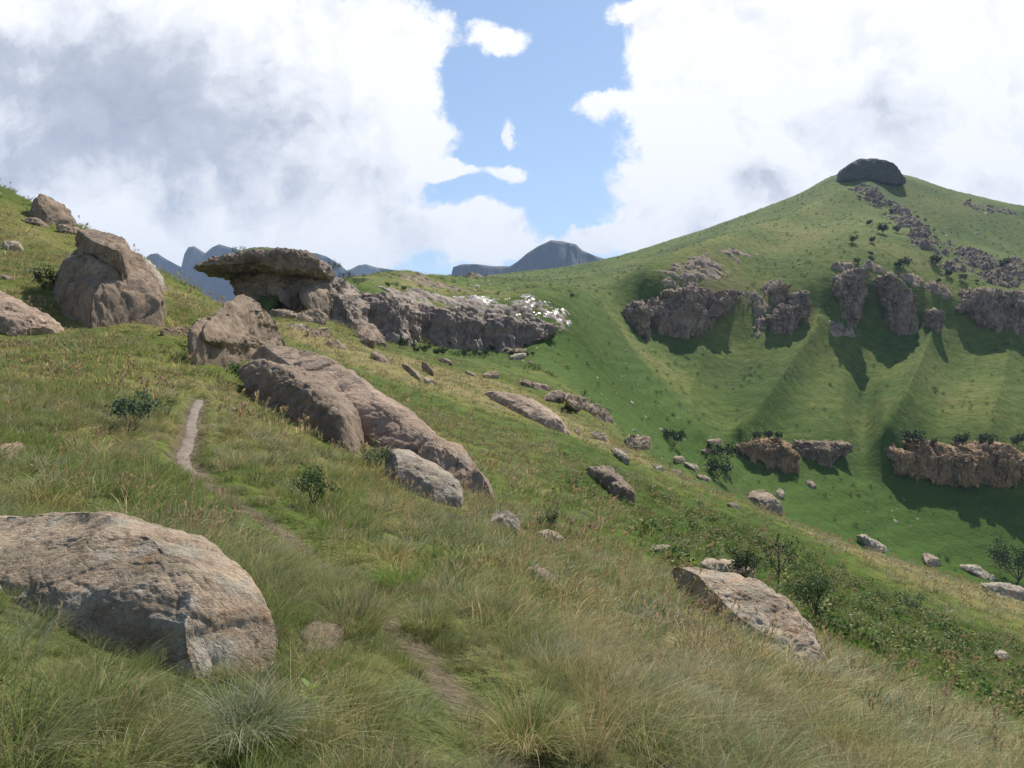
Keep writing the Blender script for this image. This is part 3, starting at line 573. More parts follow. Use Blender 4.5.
rock('small white-topped stone in the leafy slope near the right edge', [(994, 652), (1004, 650), (1012, 656), (1004, 661), (995, 658)], M_PALE, name='stone', cat='stone', group=G1)
rock('rock lying on the slope right of the wide slab near the bottom right', [(968, 738), (978, 735), (985, 745), (974, 748)], M_MID, name='stone', cat='stone', group=G1)
# hollow below the cliff band
G2 = 'rocks in the grassy hollow'
HOL = [
 ('broad flat pinkish slab in the hollow, widest of the hollow rocks', [(478, 394), (490, 389), (519, 394), (546, 404), (565, 417), (573, 434), (539, 425), (519, 416), (499, 404)], dict(name='rock_slab', cat='rock', lean=1.3, mat=M_SLAB, pole=(527, 416), chis=8, blkamp=0.4, sink=2)),
 ('dark block between the broad flat slab and the brown wall-like boulder', [(541, 395), (553, 388), (566, 392), (564, 404), (548, 403)], dict(mat=M_DARK)),
 ('brown wall-like boulder at the bottom of the hollow', [(564, 397), (570, 388), (582, 390), (600, 401), (613, 413), (612, 424), (590, 418), (568, 408)], dict(mat=M_DARK, chis=14)),
 ('round grey boulder standing alone above the dark gully', [(624, 441), (628, 433), (640, 431), (651, 436), (653, 446), (645, 450), (628, 448)], dict(mat=M_MID)),
 ('pale broken rock left of the round grey boulder', [(590, 433), (598, 430), (609, 438), (606, 442), (594, 439)], dict(mat=M_PALE)),
 ('second pale broken rock, downhill of the round grey boulder', [(610, 450), (618, 447), (631, 457), (628, 464), (614, 457)], dict(mat=M_PALE)),
 ('thin ridge of rock behind the dark block', [(515, 378), (523, 374), (540, 382), (554, 388), (541, 393), (524, 387)], dict(mat=M_MID)),
 ('rough pale boulder in the middle of the green hollow', [(482, 373), (490, 368), (499, 373), (498, 379), (486, 379)], dict(mat=M_MID)),
 ('dark flat boulder left of the rough pale one in the hollow', [(436, 359), (446, 357), (454, 364), (446, 367)], dict(mat=M_DARK)),
 ('upright fin-shaped dark rock in the hollow', [(421, 361), (427, 360), (433, 374), (428, 377), (422, 370)], dict(mat=M_DARK)),
 ('slanting slab beside the fin-shaped rock', [(400, 364), (408, 362), (422, 374), (418, 379), (406, 372)], dict(mat=M_MID, lean=0.9)),
 ('pale stone just below the fin-shaped rock', [(416, 377), (426, 376), (440, 385), (430, 388)], dict(mat=M_PALE, name='stone', cat='stone')),
 ('low dark stone right of the fin-shaped rock', [(463, 371), (470, 370), (478, 376), (470, 378)], dict(mat=M_DARK, name='stone', cat='stone')),
 ('small dark upright stone at the right end of the broad flat slab', [(573, 430), (579, 428), (581, 435), (576, 436)], dict(mat=M_DARK, name='stone', cat='stone')),
 ('large dark boulder on the slope under the left end of the cliff band', [(350, 326), (362, 320), (374, 324), (385, 338), (386, 347), (372, 346), (358, 338)], dict(mat=M_DARK)),
 ('dark cube-like boulder beside the large dark one under the cliff band', [(357, 334), (370, 331), (376, 338), (374, 349), (362, 346)], dict(mat=M_DARK)),
 ('low brown rock downhill of the cube-like boulder', [(366, 352), (378, 349), (391, 361), (384, 364), (370, 358)], dict(mat=M_DARK)),
 ('dark smooth boulder below the overhanging rock', [(306, 330), (314, 325), (328, 326), (331, 336), (322, 341), (309, 337)], dict(mat=M_DARK)),
 ('jagged low rock right of the dark smooth boulder', [(322, 339), (332, 335), (342, 344), (350, 351), (338, 350), (326, 345)], dict(mat=M_MID)),
 ('pale flat rock left of the dark smooth boulder', [(289, 325), (298, 321), (309, 327), (304, 332), (292, 330)], dict(mat=M_PALE)),
 ('rounded boulder at the foot of the overhanging rock', [(268, 310), (278, 305), (292, 309), (294, 318), (280, 322), (270, 317)], dict(mat=M_MID)),
 ('wide low boulder right under the overhanging rock', [(292, 312), (300, 305), (318, 307), (328, 317), (322, 325), (300, 322)], dict(mat=M_MID)),
 ('pair of rounded dark stones joined under the cliff band start', [(328, 314), (338, 311), (347, 317), (346, 325), (334, 325)], dict(mat=M_DARK)),
 ('flat boulder lying between the hollow and the far hill', [(506, 345), (514, 342), (521, 347), (515, 350)], dict(mat=M_MID)),
 ('pale rock pile at the stream head right of the cliff band', [(508, 356), (518, 351), (528, 353), (524, 359), (512, 360)], dict(mat=M_PALE)),
 ('pale leaning rock above the dark gully', [(684, 462), (692, 459), (700, 468), (696, 472), (687, 468)], dict(mat=M_PALE)),
 ('rounded grey rock at the head of the dark gully', [(674, 456), (681, 453), (686, 460), (680, 465), (674, 462)], dict(mat=M_MID)),
 ('brown rock at the crest below the dark gully', [(672, 470), (681, 468), (685, 476), (676, 478)], dict(mat=M_MID)),
 ('low pale rock left of the crest below the dark gully', [(652, 466), (660, 464), (666, 471), (658, 473)], dict(mat=M_PALE)),
 ('grey angular rock at the crest right of the dark gully', [(695, 474), (704, 472), (712, 481), (702, 484)], dict(mat=M_MID)),
 ('rusty boulder in the gully below the far cliffs', [(707, 440), (714, 437), (722, 439), (720, 446), (710, 446)], dict(mat=M_MID)),
 ('dark boulder deep in the gully beside the lower cliffs', [(700, 449), (708, 446), (713, 452), (706, 456)], dict(mat=M_DARK)),
 ('rounded boulder lying on the green slope below the lower cliffs', [(806, 484), (809, 479), (815, 480), (817, 486), (811, 490)], dict(mat=M_MID)),
 ('pale split boulder under the smaller lower cliff', [(776, 493), (781, 487), (787, 492), (785, 498), (778, 497)], dict(mat=M_PALE)),
]
for lab, poly, kw in HOL:
    rock(lab, poly, group=G2, **kw)

# overhanging rock, one mass of several beds
def cols_of(top, bot, n, seed, jit=0.3, over=1.1):
    rs = np.random.RandomState(seed); T = np.array(top, float); B = np.array(bot, float)
    e = np.linspace(0, 1, n + 1); e[1:-1] += rs.uniform(-jit, jit, n - 1) / n; out = []
    def at(L, t):
        s = np.concatenate([[0], np.cumsum(np.abs(np.diff(L[:, 0])) + 1e-6)]); s /= s[-1]
        return np.array([np.interp(t, s, L[:, 0]), np.interp(t, s, L[:, 1])])
    for a, b in zip(e[:-1], e[1:]):
        d = (b - a) * over * 0.5; a2, b2 = max(0, a - d), min(1, b + d); mm = (a + b) / 2
        out.append([tuple(at(T, a2)), tuple(at(T, mm) - (0, rs.uniform(0, 2))), tuple(at(T, b2)), tuple(at(B, b2)), tuple(at(B, mm) + (0, rs.uniform(-1, 2))), tuple(at(B, a2))])
    return out
def cliff(label, polys, Y0, Y1, mat, name='cliff', group=None, Tf=6, Tb=8, seed=1, snap=140, inset=0.6, jit=0.3, **kw):
    allp = np.concatenate([np.array(c) for c in polys]); x0 = allp[:, 0].min(); x1 = allp[:, 0].max(); parts = []
    rs = np.random.RandomState(seed); k2 = dict(lean=0.15, chis=3, e=0.45, cols=0.5, crack=1.2, rough=1.5, n=150, m=90, blk=2.6, blkamp=3.0, strata=0.8); k2.update(kw)
    for k, c in enumerate(polys):
        C = np.array(c); f0 = (C[:, 0].min() - x0) / (x1 - x0); f1 = (C[:, 0].max() - x0) / (x1 - x0); j = rs.uniform(-jit, jit) * Tf + Tf * inset
        if snap:
            mr = C[C[:, 1] > C[:, 1].mean()][:, 1].mean(); hs = [hit(q, mr, snap)[1] for q in np.linspace(C[:, 0].min(), C[:, 0].max(), 5)]; ya = yb = float(np.median(hs)) + j
        else: ya, yb = Y0 + (Y1 - Y0) * f0 + j, Y0 + (Y1 - Y0) * f1 + j
        parts.append(blob(c, ya, seed * 31 + k, Y1=yb, Tf=Tf, Tb=Tb, **k2))
    me, ctr = rock_mesh(name, parts, mat); o = link(name, me, None, ctr); tag(o, label, 'cliff' if name == 'cliff' else 'rock', group); return o
mush = [([(198, 272), (201, 267), (214, 262), (236, 257), (262, 253), (293, 251), (314, 254), (327, 263), (329, 276), (316, 281), (290, 278), (262, 274), (240, 275), (218, 276), (203, 275)], dict(Tf=6.0, Tb=8, pole=(278, 266), chis=0, e=0.5, cols=0.7, lean=0.0, foot=0.0, n=260, m=120, blk=2.4, blkamp=0.8, rough=0.9)),
        ([(217, 273), (250, 262), (300, 257), (326, 264), (330, 300), (326, 324), (296, 326), (268, 312), (250, 303), (236, 296), (229, 286)], dict(Tf=4.2, Tb=8, pole=(286, 286), chis=8, lean=0.1, n=220, m=120, blk=2.0, blkamp=1.3, foot=0.1)),
        ([(280, 286), (288, 283), (297, 288), (298, 308), (282, 308)], dict(Tf=5.5, Tb=3, lean=0.2)),
        ([(300, 276), (324, 276), (328, 292), (324, 312), (302, 308)], dict(Tf=6.0, Tb=3, lean=0.2))]
mp = []
for k, (p, kw) in enumerate(mush):
    kk = dict(rough=1.2, crack=1.5); kk.update(kw); mp.append(blob(p, 119 + (0 if k != 2 else -1.5), 41 + k, **kk))
me, ctr = rock_mesh('overhanging_rock', mp, M_MUSH); mush_o = link('overhanging_rock', me, None, ctr)
M_TURF = plain_mat('turf', (0.055, 0.085, 0.018), sc=1.2)
for nm_, pl_, yo_ in (('turf_cap', [(230, 256), (246, 250), (268, 247), (290, 249), (296, 253), (262, 257)], 117.5), ('grass_bank', [(256, 304), (266, 295), (280, 289), (284, 303), (268, 310)], 114.5)):
    me, c2 = rock_mesh(nm_, [blob(pl_, yo_, 77, Tf=2.2, Tb=6, lean=2.2, chis=2)], M_TURF); link(nm_, me, mush_o, Vector(c2) - mush_o.location)
tag(mush_o, 'big overhanging mushroom-like rock jutting left over the slope, with grass on top', 'rock')
cliff('long curving cliff band with wet streaks behind the green hollow', cols_of([(322, 268), (345, 286), (372, 290), (400, 300), (430, 303), (455, 305), (485, 311), (520, 316), (548, 320), (562, 326)],
      [(330, 325), (345, 330), (372, 338), (400, 336), (430, 342), (455, 347), (485, 350), (520, 350), (545, 342), (560, 332)], 8, 5, 0.25, 0.9), 168, 246, M_WETCL, Tf=7, Tb=18, seed=5, lean=0.7, blkamp=1.8, strata=1.6, cols=0.15, jit=0.15)
# cliffs on the far hill
G3 = 'upper row of cliffs on the far hill'
cliff('widest upper cliff on the far hill, left end of the upper row', cols_of([(620, 314), (633, 301), (662, 293), (695, 288), (714, 292), (739, 292)], [(622, 322), (637, 334), (662, 336), (690, 334), (714, 320), (739, 304)], 5, 7), 408, 418, M_CLIFF, group=G3, Tf=12, Tb=14, seed=7)
cliff('small outcrop high up right of the widest upper cliff', cols_of([(768, 290), (780, 279), (789, 285)], [(770, 303), (782, 302), (788, 292)], 1, 8), 425, 425, M_CLIFF, group=G3, Tf=6, Tb=8, seed=8)
cliff('broken stepped cliff slanting down between the widest cliff and the green chute', cols_of([(766, 320), (780, 308), (798, 288), (808, 296)], [(770, 332), (783, 332), (800, 326), (808, 312)], 3, 9, 0.1, 1.6), 416, 418, M_CLIFF, group=G3, Tf=8, Tb=20, seed=9)
cliff('tall cliff block on the left side of the green chute', cols_of([(834, 285), (846, 270), (866, 270)], [(832, 322), (846, 330), (864, 302)], 2, 10, 0.2, 1.2), 418, 420, M_CLIFF, group=G3, Tf=9, Tb=12, seed=10)
cliff('tall cliff tower on the right side of the green chute', cols_of([(881, 274), (898, 279), (914, 300)], [(884, 326), (900, 332), (914, 326)], 2, 11, 0.2, 1.2), 418, 418, M_CLIFF, group=G3, Tf=9, Tb=12, seed=11)
cliff('small lone cliff knob right of the tall tower', cols_of([(929, 309), (942, 308)], [(931, 330), (941, 330)], 1, 12), 414, 414, M_CLIFF, group=G3, Tf=5, Tb=8, seed=12)
cliff('broad dark cliff at the right edge of the upper row', cols_of([(948, 299), (973, 286), (990, 294), (1012, 288), (1060, 296)], [(948, 312), (968, 318), (985, 322), (1005, 336), (1060, 345)], 5, 13), 418, 424, M_CLIFF, group=G3, Tf=10, Tb=14, seed=13)
G4 = 'lower row of cliffs on the far hill'
cliff('smaller tan lower cliff above the gully, left of the lower row', cols_of([(724, 444), (750, 441), (775, 440), (797, 441)], [(728, 448), (752, 458), (776, 470), (796, 466)], 4, 14), 291, 293, M_TAN, group=G4, Tf=6, Tb=12, seed=14, cols=0.5, chis=3, e=0.42)
cliff('thin lower cliff continuing right of the smaller tan cliff', cols_of([(798, 441), (822, 442), (850, 442)], [(800, 458), (820, 466), (848, 450)], 3, 15), 293, 294, M_CLIFF, group=G4, Tf=5, Tb=12, seed=15, chis=3, e=0.42)
cliff('long tan buttressed lower cliff at the right edge', cols_of([(888, 451), (905, 443), (940, 443), (980, 445), (1060, 445)], [(890, 470), (912, 476), (940, 484), (980, 482), (1060, 485)], 8, 16, 0.4, 0.35), 291, 296, M_TAN, group=G4, Tf=6, Tb=14, seed=16, cols=0.6, jit=0.8, foot=0.1, chis=3, e=0.42)
# summit knob
cliff('dark flat-topped rock knob crowning the summit of the far hill', [[(839, 183), (843, 167), (855, 159), (873, 157), (889, 163), (899, 172), (907, 184), (890, 186), (856, 185)]], 892, 892, plain_mat('summit_rock', (0.075, 0.075, 0.062), sc=0.12), name='summit_rock', snap=600, inset=0.9, Tf=13, Tb=30, seed=17, foot=0.02, chis=1, e=0.65, cols=0.3, lean=0.1, rough=0.5, blkamp=0.4, strata=0.3)

M_RIB = rock_mat('weathered_rib', 0.16, base=(0.21, 0.165, 0.13), pale=(0.34, 0.31, 0.27), dark=(0.04, 0.04, 0.035), pale_amt=0.35, or_amt=0.1, moss=0.9)
# rocky ribs and rock fields (one broken outcrop each)
def outcrop(label, line, n, spread, size, mat, seed, group=None, name='rock_outcrop', cat='outcrop', ymin=200, flatr=0.55):
    rs = np.random.RandomState(seed); L = np.array(line, float); parts = []
    s = np.concatenate([[0], np.cumsum(np.hypot(*np.diff(L, axis=0).T))])
    for k in range(n):
        q = rs.uniform(0, s[-1]); px = np.interp(q, s, L[:, 0]) + rs.normal() * spread; row = np.interp(q, s, L[:, 1]) + rs.normal() * spread * 0.6
        w_ = size * rs.lognormal(-0.25, 0.6); h_ = w_ * rs.uniform(0.3, 0.8) * flatr / 0.55; y = hit(px, row, ymin)[1]
        poly = [(px - w_ * .5, row + h_ * .3), (px - w_ * .38, row - h_ * .35), (px + w_ * rs.uniform(-.2, .15), row - h_ * .6), (px + w_ * .42, row - h_ * .2), (px + w_ * .5, row + h_ * .35), (px, row + h_ * .55)]
        parts.append(blob(poly, y, seed * 77 + k, n=30, m=18, chis=12, thick=0.9, lean=0.7, crack=2.0, e=0.5, rough=2.0, foot=0.6))
    root = link(name, None, None, (float(parts[0][0][:, 0].mean()), float(parts[0][0][:, 1].mean()), float(parts[0][0][:, 2].min()))); tag(root, label, cat, group)
    for p_ in parts:
        me, ctr = rock_mesh('rock', [p_], mat); link('rock', me, root, Vector(ctr) - root.location)
    return root
G5 = 'broken rock ribs on the far hill'
def crag(label, line, wid, amp, mat, seed, group=None, name='rock_outcrop', cat='outcrop', ymin=200, cover=0.0, blk=3.0, res=0.7, flatz=1.0):
    """broken bedrock breaking through the turf along a line: one sheet that rises above the ground only where rock shows"""
    W_ = [hit(p[0], p[1], ymin) for p in line]; P = np.array([(q[0], q[1]) for q in W_]); s_ = np.concatenate([[0], np.cumsum(np.hypot(*np.diff(P, axis=0).T))])
    Lm = s_[-1]; ns = int(min(420, (Lm + 2 * wid) / res)); nt = int(min(160, 2.4 * wid / res)); q = np.linspace(-wid, Lm + wid, ns)
    cx = np.interp(q, s_, P[:, 0]); cy = np.interp(q, s_, P[:, 1]); dx = np.gradient(np.interp(q, s_, P[:, 0])); dy = np.gradient(np.interp(q, s_, P[:, 1]))
    d0 = P[1] - P[0]; d1 = P[-1] - P[-2]; a0 = q < 0; a1 = q > Lm
    cx[a0] = P[0, 0] + d0[0] / np.hypot(*d0) * q[a0]; cy[a0] = P[0, 1] + d0[1] / np.hypot(*d0) * q[a0]; cx[a1] = P[-1, 0] + d1[0] / np.hypot(*d1) * (q[a1] - Lm); cy[a1] = P[-1, 1] + d1[1] / np.hypot(*d1) * (q[a1] - Lm)
    th = np.arctan2(np.gradient(cy), np.gradient(cx)); ker = np.ones(15) / 15; nx = np.convolve(np.pad(-np.sin(th), 7, 'edge'), ker, 'valid'); ny = np.convolve(np.pad(np.cos(th), 7, 'edge'), ker, 'valid')
    T_ = np.linspace(-1.2, 1.2, nt) * wid; X = cx[:, None] + nx[:, None] * T_; Y = cy[:, None] + ny[:, None] * T_
    x, y = X.ravel(), Y.ravel(); z0 = bil(TZ, x, y); e_t = 1 - (np.abs(np.tile(T_, ns)) / wid / 1.15) ** 2; e_s = np.clip(np.minimum(np.repeat(q, nt) + wid, Lm + wid - np.repeat(q, nt)) / wid, 0, 1)
    w3 = np.stack([x, y, z0], 1); off = seed * 5.1; wp = 0.35 * fbm(w3 / (blk * 2) + off, 2)[:, None]
    c1, g1 = cells(w3 / np.array([blk * 1.6, blk, blk * .6]) + off + wp, seed); c2, g2 = cells(w3 / np.array([blk * .6, blk * .45, blk * .3]) + off + wp, seed + 9)
    env = e_t.clip(0, 1) * e_s; big = fbm(w3 / (blk * 4) + off, 3)
    h = amp * (env * 0.75 - 0.50 + cover + 0.75 * big + 0.75 * c1 + 0.30 * c2 - 0.35 * np.exp(-(g1 / .12) ** 2) - .12 * np.exp(-(g2 / .12) ** 2) + 0.12 * fbm(w3 / blk * 2 + off, 3))
    h = np.where(h > 0, h * flatz, h); h = np.where(env <= 0.02, -1.0 - amp * .2, np.maximum(h, -amp * 0.6)); V_ = np.stack([x, y, z0 + h], 1)
    ii = np.arange(ns * nt).reshape(ns, nt); QQ = np.stack([ii[:-1, :-1], ii[:-1, 1:], ii[1:, 1:], ii[1:, :-1]], -1).reshape(-1, 4)
    if (nx[0] * np.cos(th[0] + math.pi / 2) + ny[0] * np.sin(th[0] + math.pi / 2)) > 0: QQ = QQ[:, ::-1]
    ctr = V_.mean(0); tag(link(name, mesh_np(name, V_ - ctr, QQ, mat), None, ctr), label, cat, group)
crag('dark broken rib of rock running down just below the summit knob', [(860, 190), (880, 202), (905, 215), (926, 234)], 17, 7, M_RIB, 61, G5, cover=-0.24)
crag('dark broken rib in the middle, between the upper rib and the edge cliff', [(914, 236), (932, 247), (950, 262), (958, 270)], 15, 7, M_RIB, 62, G5, cover=-0.22)
crag('lowest dark rib running towards the broad right-edge cliff', [(962, 250), (975, 260), (990, 270), (1006, 286)], 14, 7, M_RIB, 63, G5, cover=-0.24)
crag('dark rocks at the upper right edge above the broad cliff', [(1008, 264), (1026, 272), (1045, 282)], 12, 6, M_RIB, 69, G5)
crag('low flat outcrop above the widest upper cliff', [(664, 277), (690, 272), (714, 266)], 9, 2.5, M_CLIFF, 64, G5)
crag('thin outcrop on the shoulder above the stepped cliff', [(730, 256), (748, 253)], 6, 2.5, M_CLIFF, 65, G5)
crag('crumbled rocks at the foot of the tall cliff block by the chute', [(834, 330), (852, 326)], 5, 5, M_CLIFF, 66, G5, cover=.1)
crag('scattered crumbling rocks under the small high outcrop', [(752, 328), (764, 312), (764, 302)], 5, 5, M_CLIFF, 67, G5)
crag('broken rock shelf linking the widest upper cliff with its right neighbours', [(742, 300), (760, 294), (776, 282)], 5, 4, M_CLIFF, 73, G5)
crag('rock shelf above the green chute between the two tall cliff blocks', [(836, 272), (860, 268), (884, 272), (912, 280), (945, 292)], 6, 4.5, M_CLIFF, 74, G5, cover=0.0)
crag('dark rock line along the right skyline of the far hill', [(970, 206), (990, 210), (1008, 212)], 9, 4, M_RIB, 68, G5)
crag('rusty outcrop on the knoll skyline beside the distant mountain', [(458, 276), (468, 275), (478, 277)], 4, 3, M_CLIFF, 70, G5)
crag('brown outcrop along the skyline of the grassy knoll', [(402, 277), (420, 281), (440, 285), (457, 289)], 6, 1.8, M_CLIFF, 71, G5)
crag('brown bedrock shelf just behind the edge of the curving cliff band', [(400, 296), (430, 299), (460, 302), (490, 307), (520, 312), (550, 317)], 5, 1.4, M_WETCL, 75, 'bedrock along the cliff band', ymin=165, cover=.25, res=.5)
crag('wet bedrock pavement glistening white on the bench above the cliff band', [(455, 299), (480, 302), (505, 307), (525, 309), (538, 311)], 9, 0.7, M_WET, 76, 'bedrock along the cliff band', ymin=175, cover=.02, res=.5, blk=2.4)
crag('crumbling pale rocks on the green slope above the stream head', [(505, 352), (525, 350)], 4, 1.6, M_MID, 77, G5, ymin=150, blk=1.5, res=.35)
# wet ledges that glisten on the bench above the cliff band
rs = np.random.RandomState(12)
wl = [(500, 305), (518, 309), (534, 312), (547, 314), (524, 303)]
for k, (px, row) in enumerate(wl):
    w_ = rs.uniform(8, 22); h_ = w_ * rs.uniform(0.16, 0.28)
    poly = [(px - w_ * .5, row + h_ * .2), (px - w_ * .3, row - h_ * .4), (px + w_ * .2, row - h_ * .5), (px + w_ * .5, row), (px + w_ * .3, row + h_ * .5), (px - w_ * .2, row + h_ * .5)]
    y = hit(px, row, 165)[1]
    rock('flat wet rock ledge glistening white on the bench above the cliff band', poly, M_WET, name='wet_ledge', cat='rock', group='wet ledges glistening above the cliff band', depth=y, lean=2.6, thick=1.6, chis=10, push=0.0, n=36, m=20, rough=2.0, foot=1.0)
# small loose stones, one object each
def stones(label, group, spots, n, spread, size, mat, seed, ymin=1.5):
    rs = np.random.RandomState(seed)
    for k in range(n):
        q = spots[rs.randint(len(spots))]; px = q[0] + rs.normal() * spread; row = q[1] + rs.normal() * spread * 0.6; w_ = size * rs.lognormal(0, 0.4); h_ = w_ * rs.uniform(0.4, 0.8)
        y = hit(px, row, ymin)[1]
        poly = [(px - w_ * .5, row + h_ * .2), (px - w_ * .3, row - h_ * .4), (px + w_ * .15, row - h_ * .5), (px + w_ * .5, row), (px + w_ * .3, row + h_ * .5), (px - w_ * .2, row + h_ * .5)]
        me, ctr = rock_mesh('loose_stone', [blob(poly, y, seed * 100 + k, n=18, m=10, chis=4, thick=0.8, lean=0.4)], mat)
        tag(link('loose_stone', me, None, ctr), label, 'stone', group)
stones('small pale loose stone strewn over the green slope right of the hollow', 'loose stones right of the hollow', [(600, 380), (640, 400), (620, 420), (570, 360), (600, 400), (660, 430), (610, 360)], 46, 16, 2.6, M_PALE, 21, 140)
stones('small grey loose stone lying in the hollow below the cliff band', 'loose stones in the hollow', [(440, 375), (410, 370), (480, 360), (395, 355), (520, 370), (350, 340)], 30, 14, 3.0, M_MID, 22, 70)
stones('small loose stone on the dark gully bank near the slope crest', 'loose stones by the gully', [(660, 462), (690, 470), (715, 480), (640, 455), (600, 430)], 26, 9, 3.4, M_PALE, 23, 90)
stones('small pale stone on the far green slope below the long lower cliff', 'pale stones below the lower cliffs', [(850, 505), (890, 510), (920, 520), (880, 500)], 10, 12, 2.6, M_PALE, 24, 225)
stones('small pale stone high on the upper far hillside', 'pale stones high on the far hill', [(985, 215), (985, 237), (955, 232), (905, 250), (1015, 275), (940, 270)], 12, 6, 2.6, M_PALE, 25, 400)
stones('small pale stone on the bench above the curving cliff band', 'pale stones on the bench', [(400, 285), (430, 290), (460, 292), (490, 290), (505, 285), (480, 285)], 30, 9, 3.6, M_PALE, 26, 190)
#MOUNTAINS
def mountain(name, prof, Y, depthm, mat, seed, base=400):
    xs = np.arange(prof[0][0], prof[-1][0] + .1, 0.6); P = np.array(prof, float)
    top = np.interp(xs, P[:, 0], P[:, 1]); X = (xs - CX) / F * Y; Zt = (HR - top) / F * Y; Zb = (HR - base) / F * Y
    rows = []; M_ = 46
    for k in range(M_):
        f = k / (M_ - 1)                                            # front foot -> crest -> back foot
        if f <= 0.62: g = f / 0.62; y = Y - depthm * (1 - g) ** 1.6; h = Zb + (Zt - Zb) * (g ** 0.8)
        else: g = (f - 0.62) / 0.38; y = Y + depthm * g; h = Zt + (Zb - Zt) * g ** 1.4
        yy = np.full_like(X, y); q = np.stack([X / 160, yy / 320, np.full_like(X, seed * 3.1)], 1)
        rid = ridged(q, 4) - 0.8; env = math.sin(math.pi * min(1, f / 0.62)) if f < 0.62 else 0.0
        yy = yy + rid * depthm * 0.16 * env * 2; hh = h + env * (1 - f) * 26 * fbm(np.stack([X / 90, yy / 90, h / 60], 1), 4)
        rows.append(np.stack([X, yy, hh], 1))
    A = np.stack(rows, 1); n, m_ = A.shape[:2]; ii = np.arange(n * m_).reshape(n, m_)
    QQ = np.stack([ii[:-1, :-1], ii[1:, :-1], ii[1:, 1:], ii[:-1, 1:]], -1).reshape(-1, 4)
    o = link(name, mesh_np(name, A.reshape(-1, 3), QQ, mat)); tag(o, kind='structure'); return o
M_MTN = plain_mat('basalt_mountain', (0.035, 0.038, 0.032), sc=0.006)
M_MTN2 = plain_mat('grassy_mountain', (0.085, 0.10, 0.06), sc=0.006)
mountain('distant_mountain', [(60, 330), (110, 285), (140, 262), (150, 254), (157, 253), (168, 260), (181, 267), (184, 254), (188, 247), (194, 246), (205, 253), (212, 247), (219, 244), (226, 246), (240, 250), (300, 252), (316, 253), (326, 256), (338, 263), (350, 273), (380, 300), (420, 340)], 4600, 500, M_MTN, 1)
mountain('distant_mountain', [(300, 300), (345, 272), (358, 265), (366, 264), (376, 267), (395, 270), (420, 280), (470, 320)], 5600, 500, M_MTN2, 2)
mountain('distant_mountain', [(440, 300), (451, 276), (453, 267), (462, 264), (478, 264), (492, 266), (510, 266), (518, 261), (527, 253), (538, 246), (551, 240), (562, 241), (576, 244), (582, 250), (596, 256), (610, 260), (640, 275), (700, 300)], 3600, 450, M_MTN, 3)
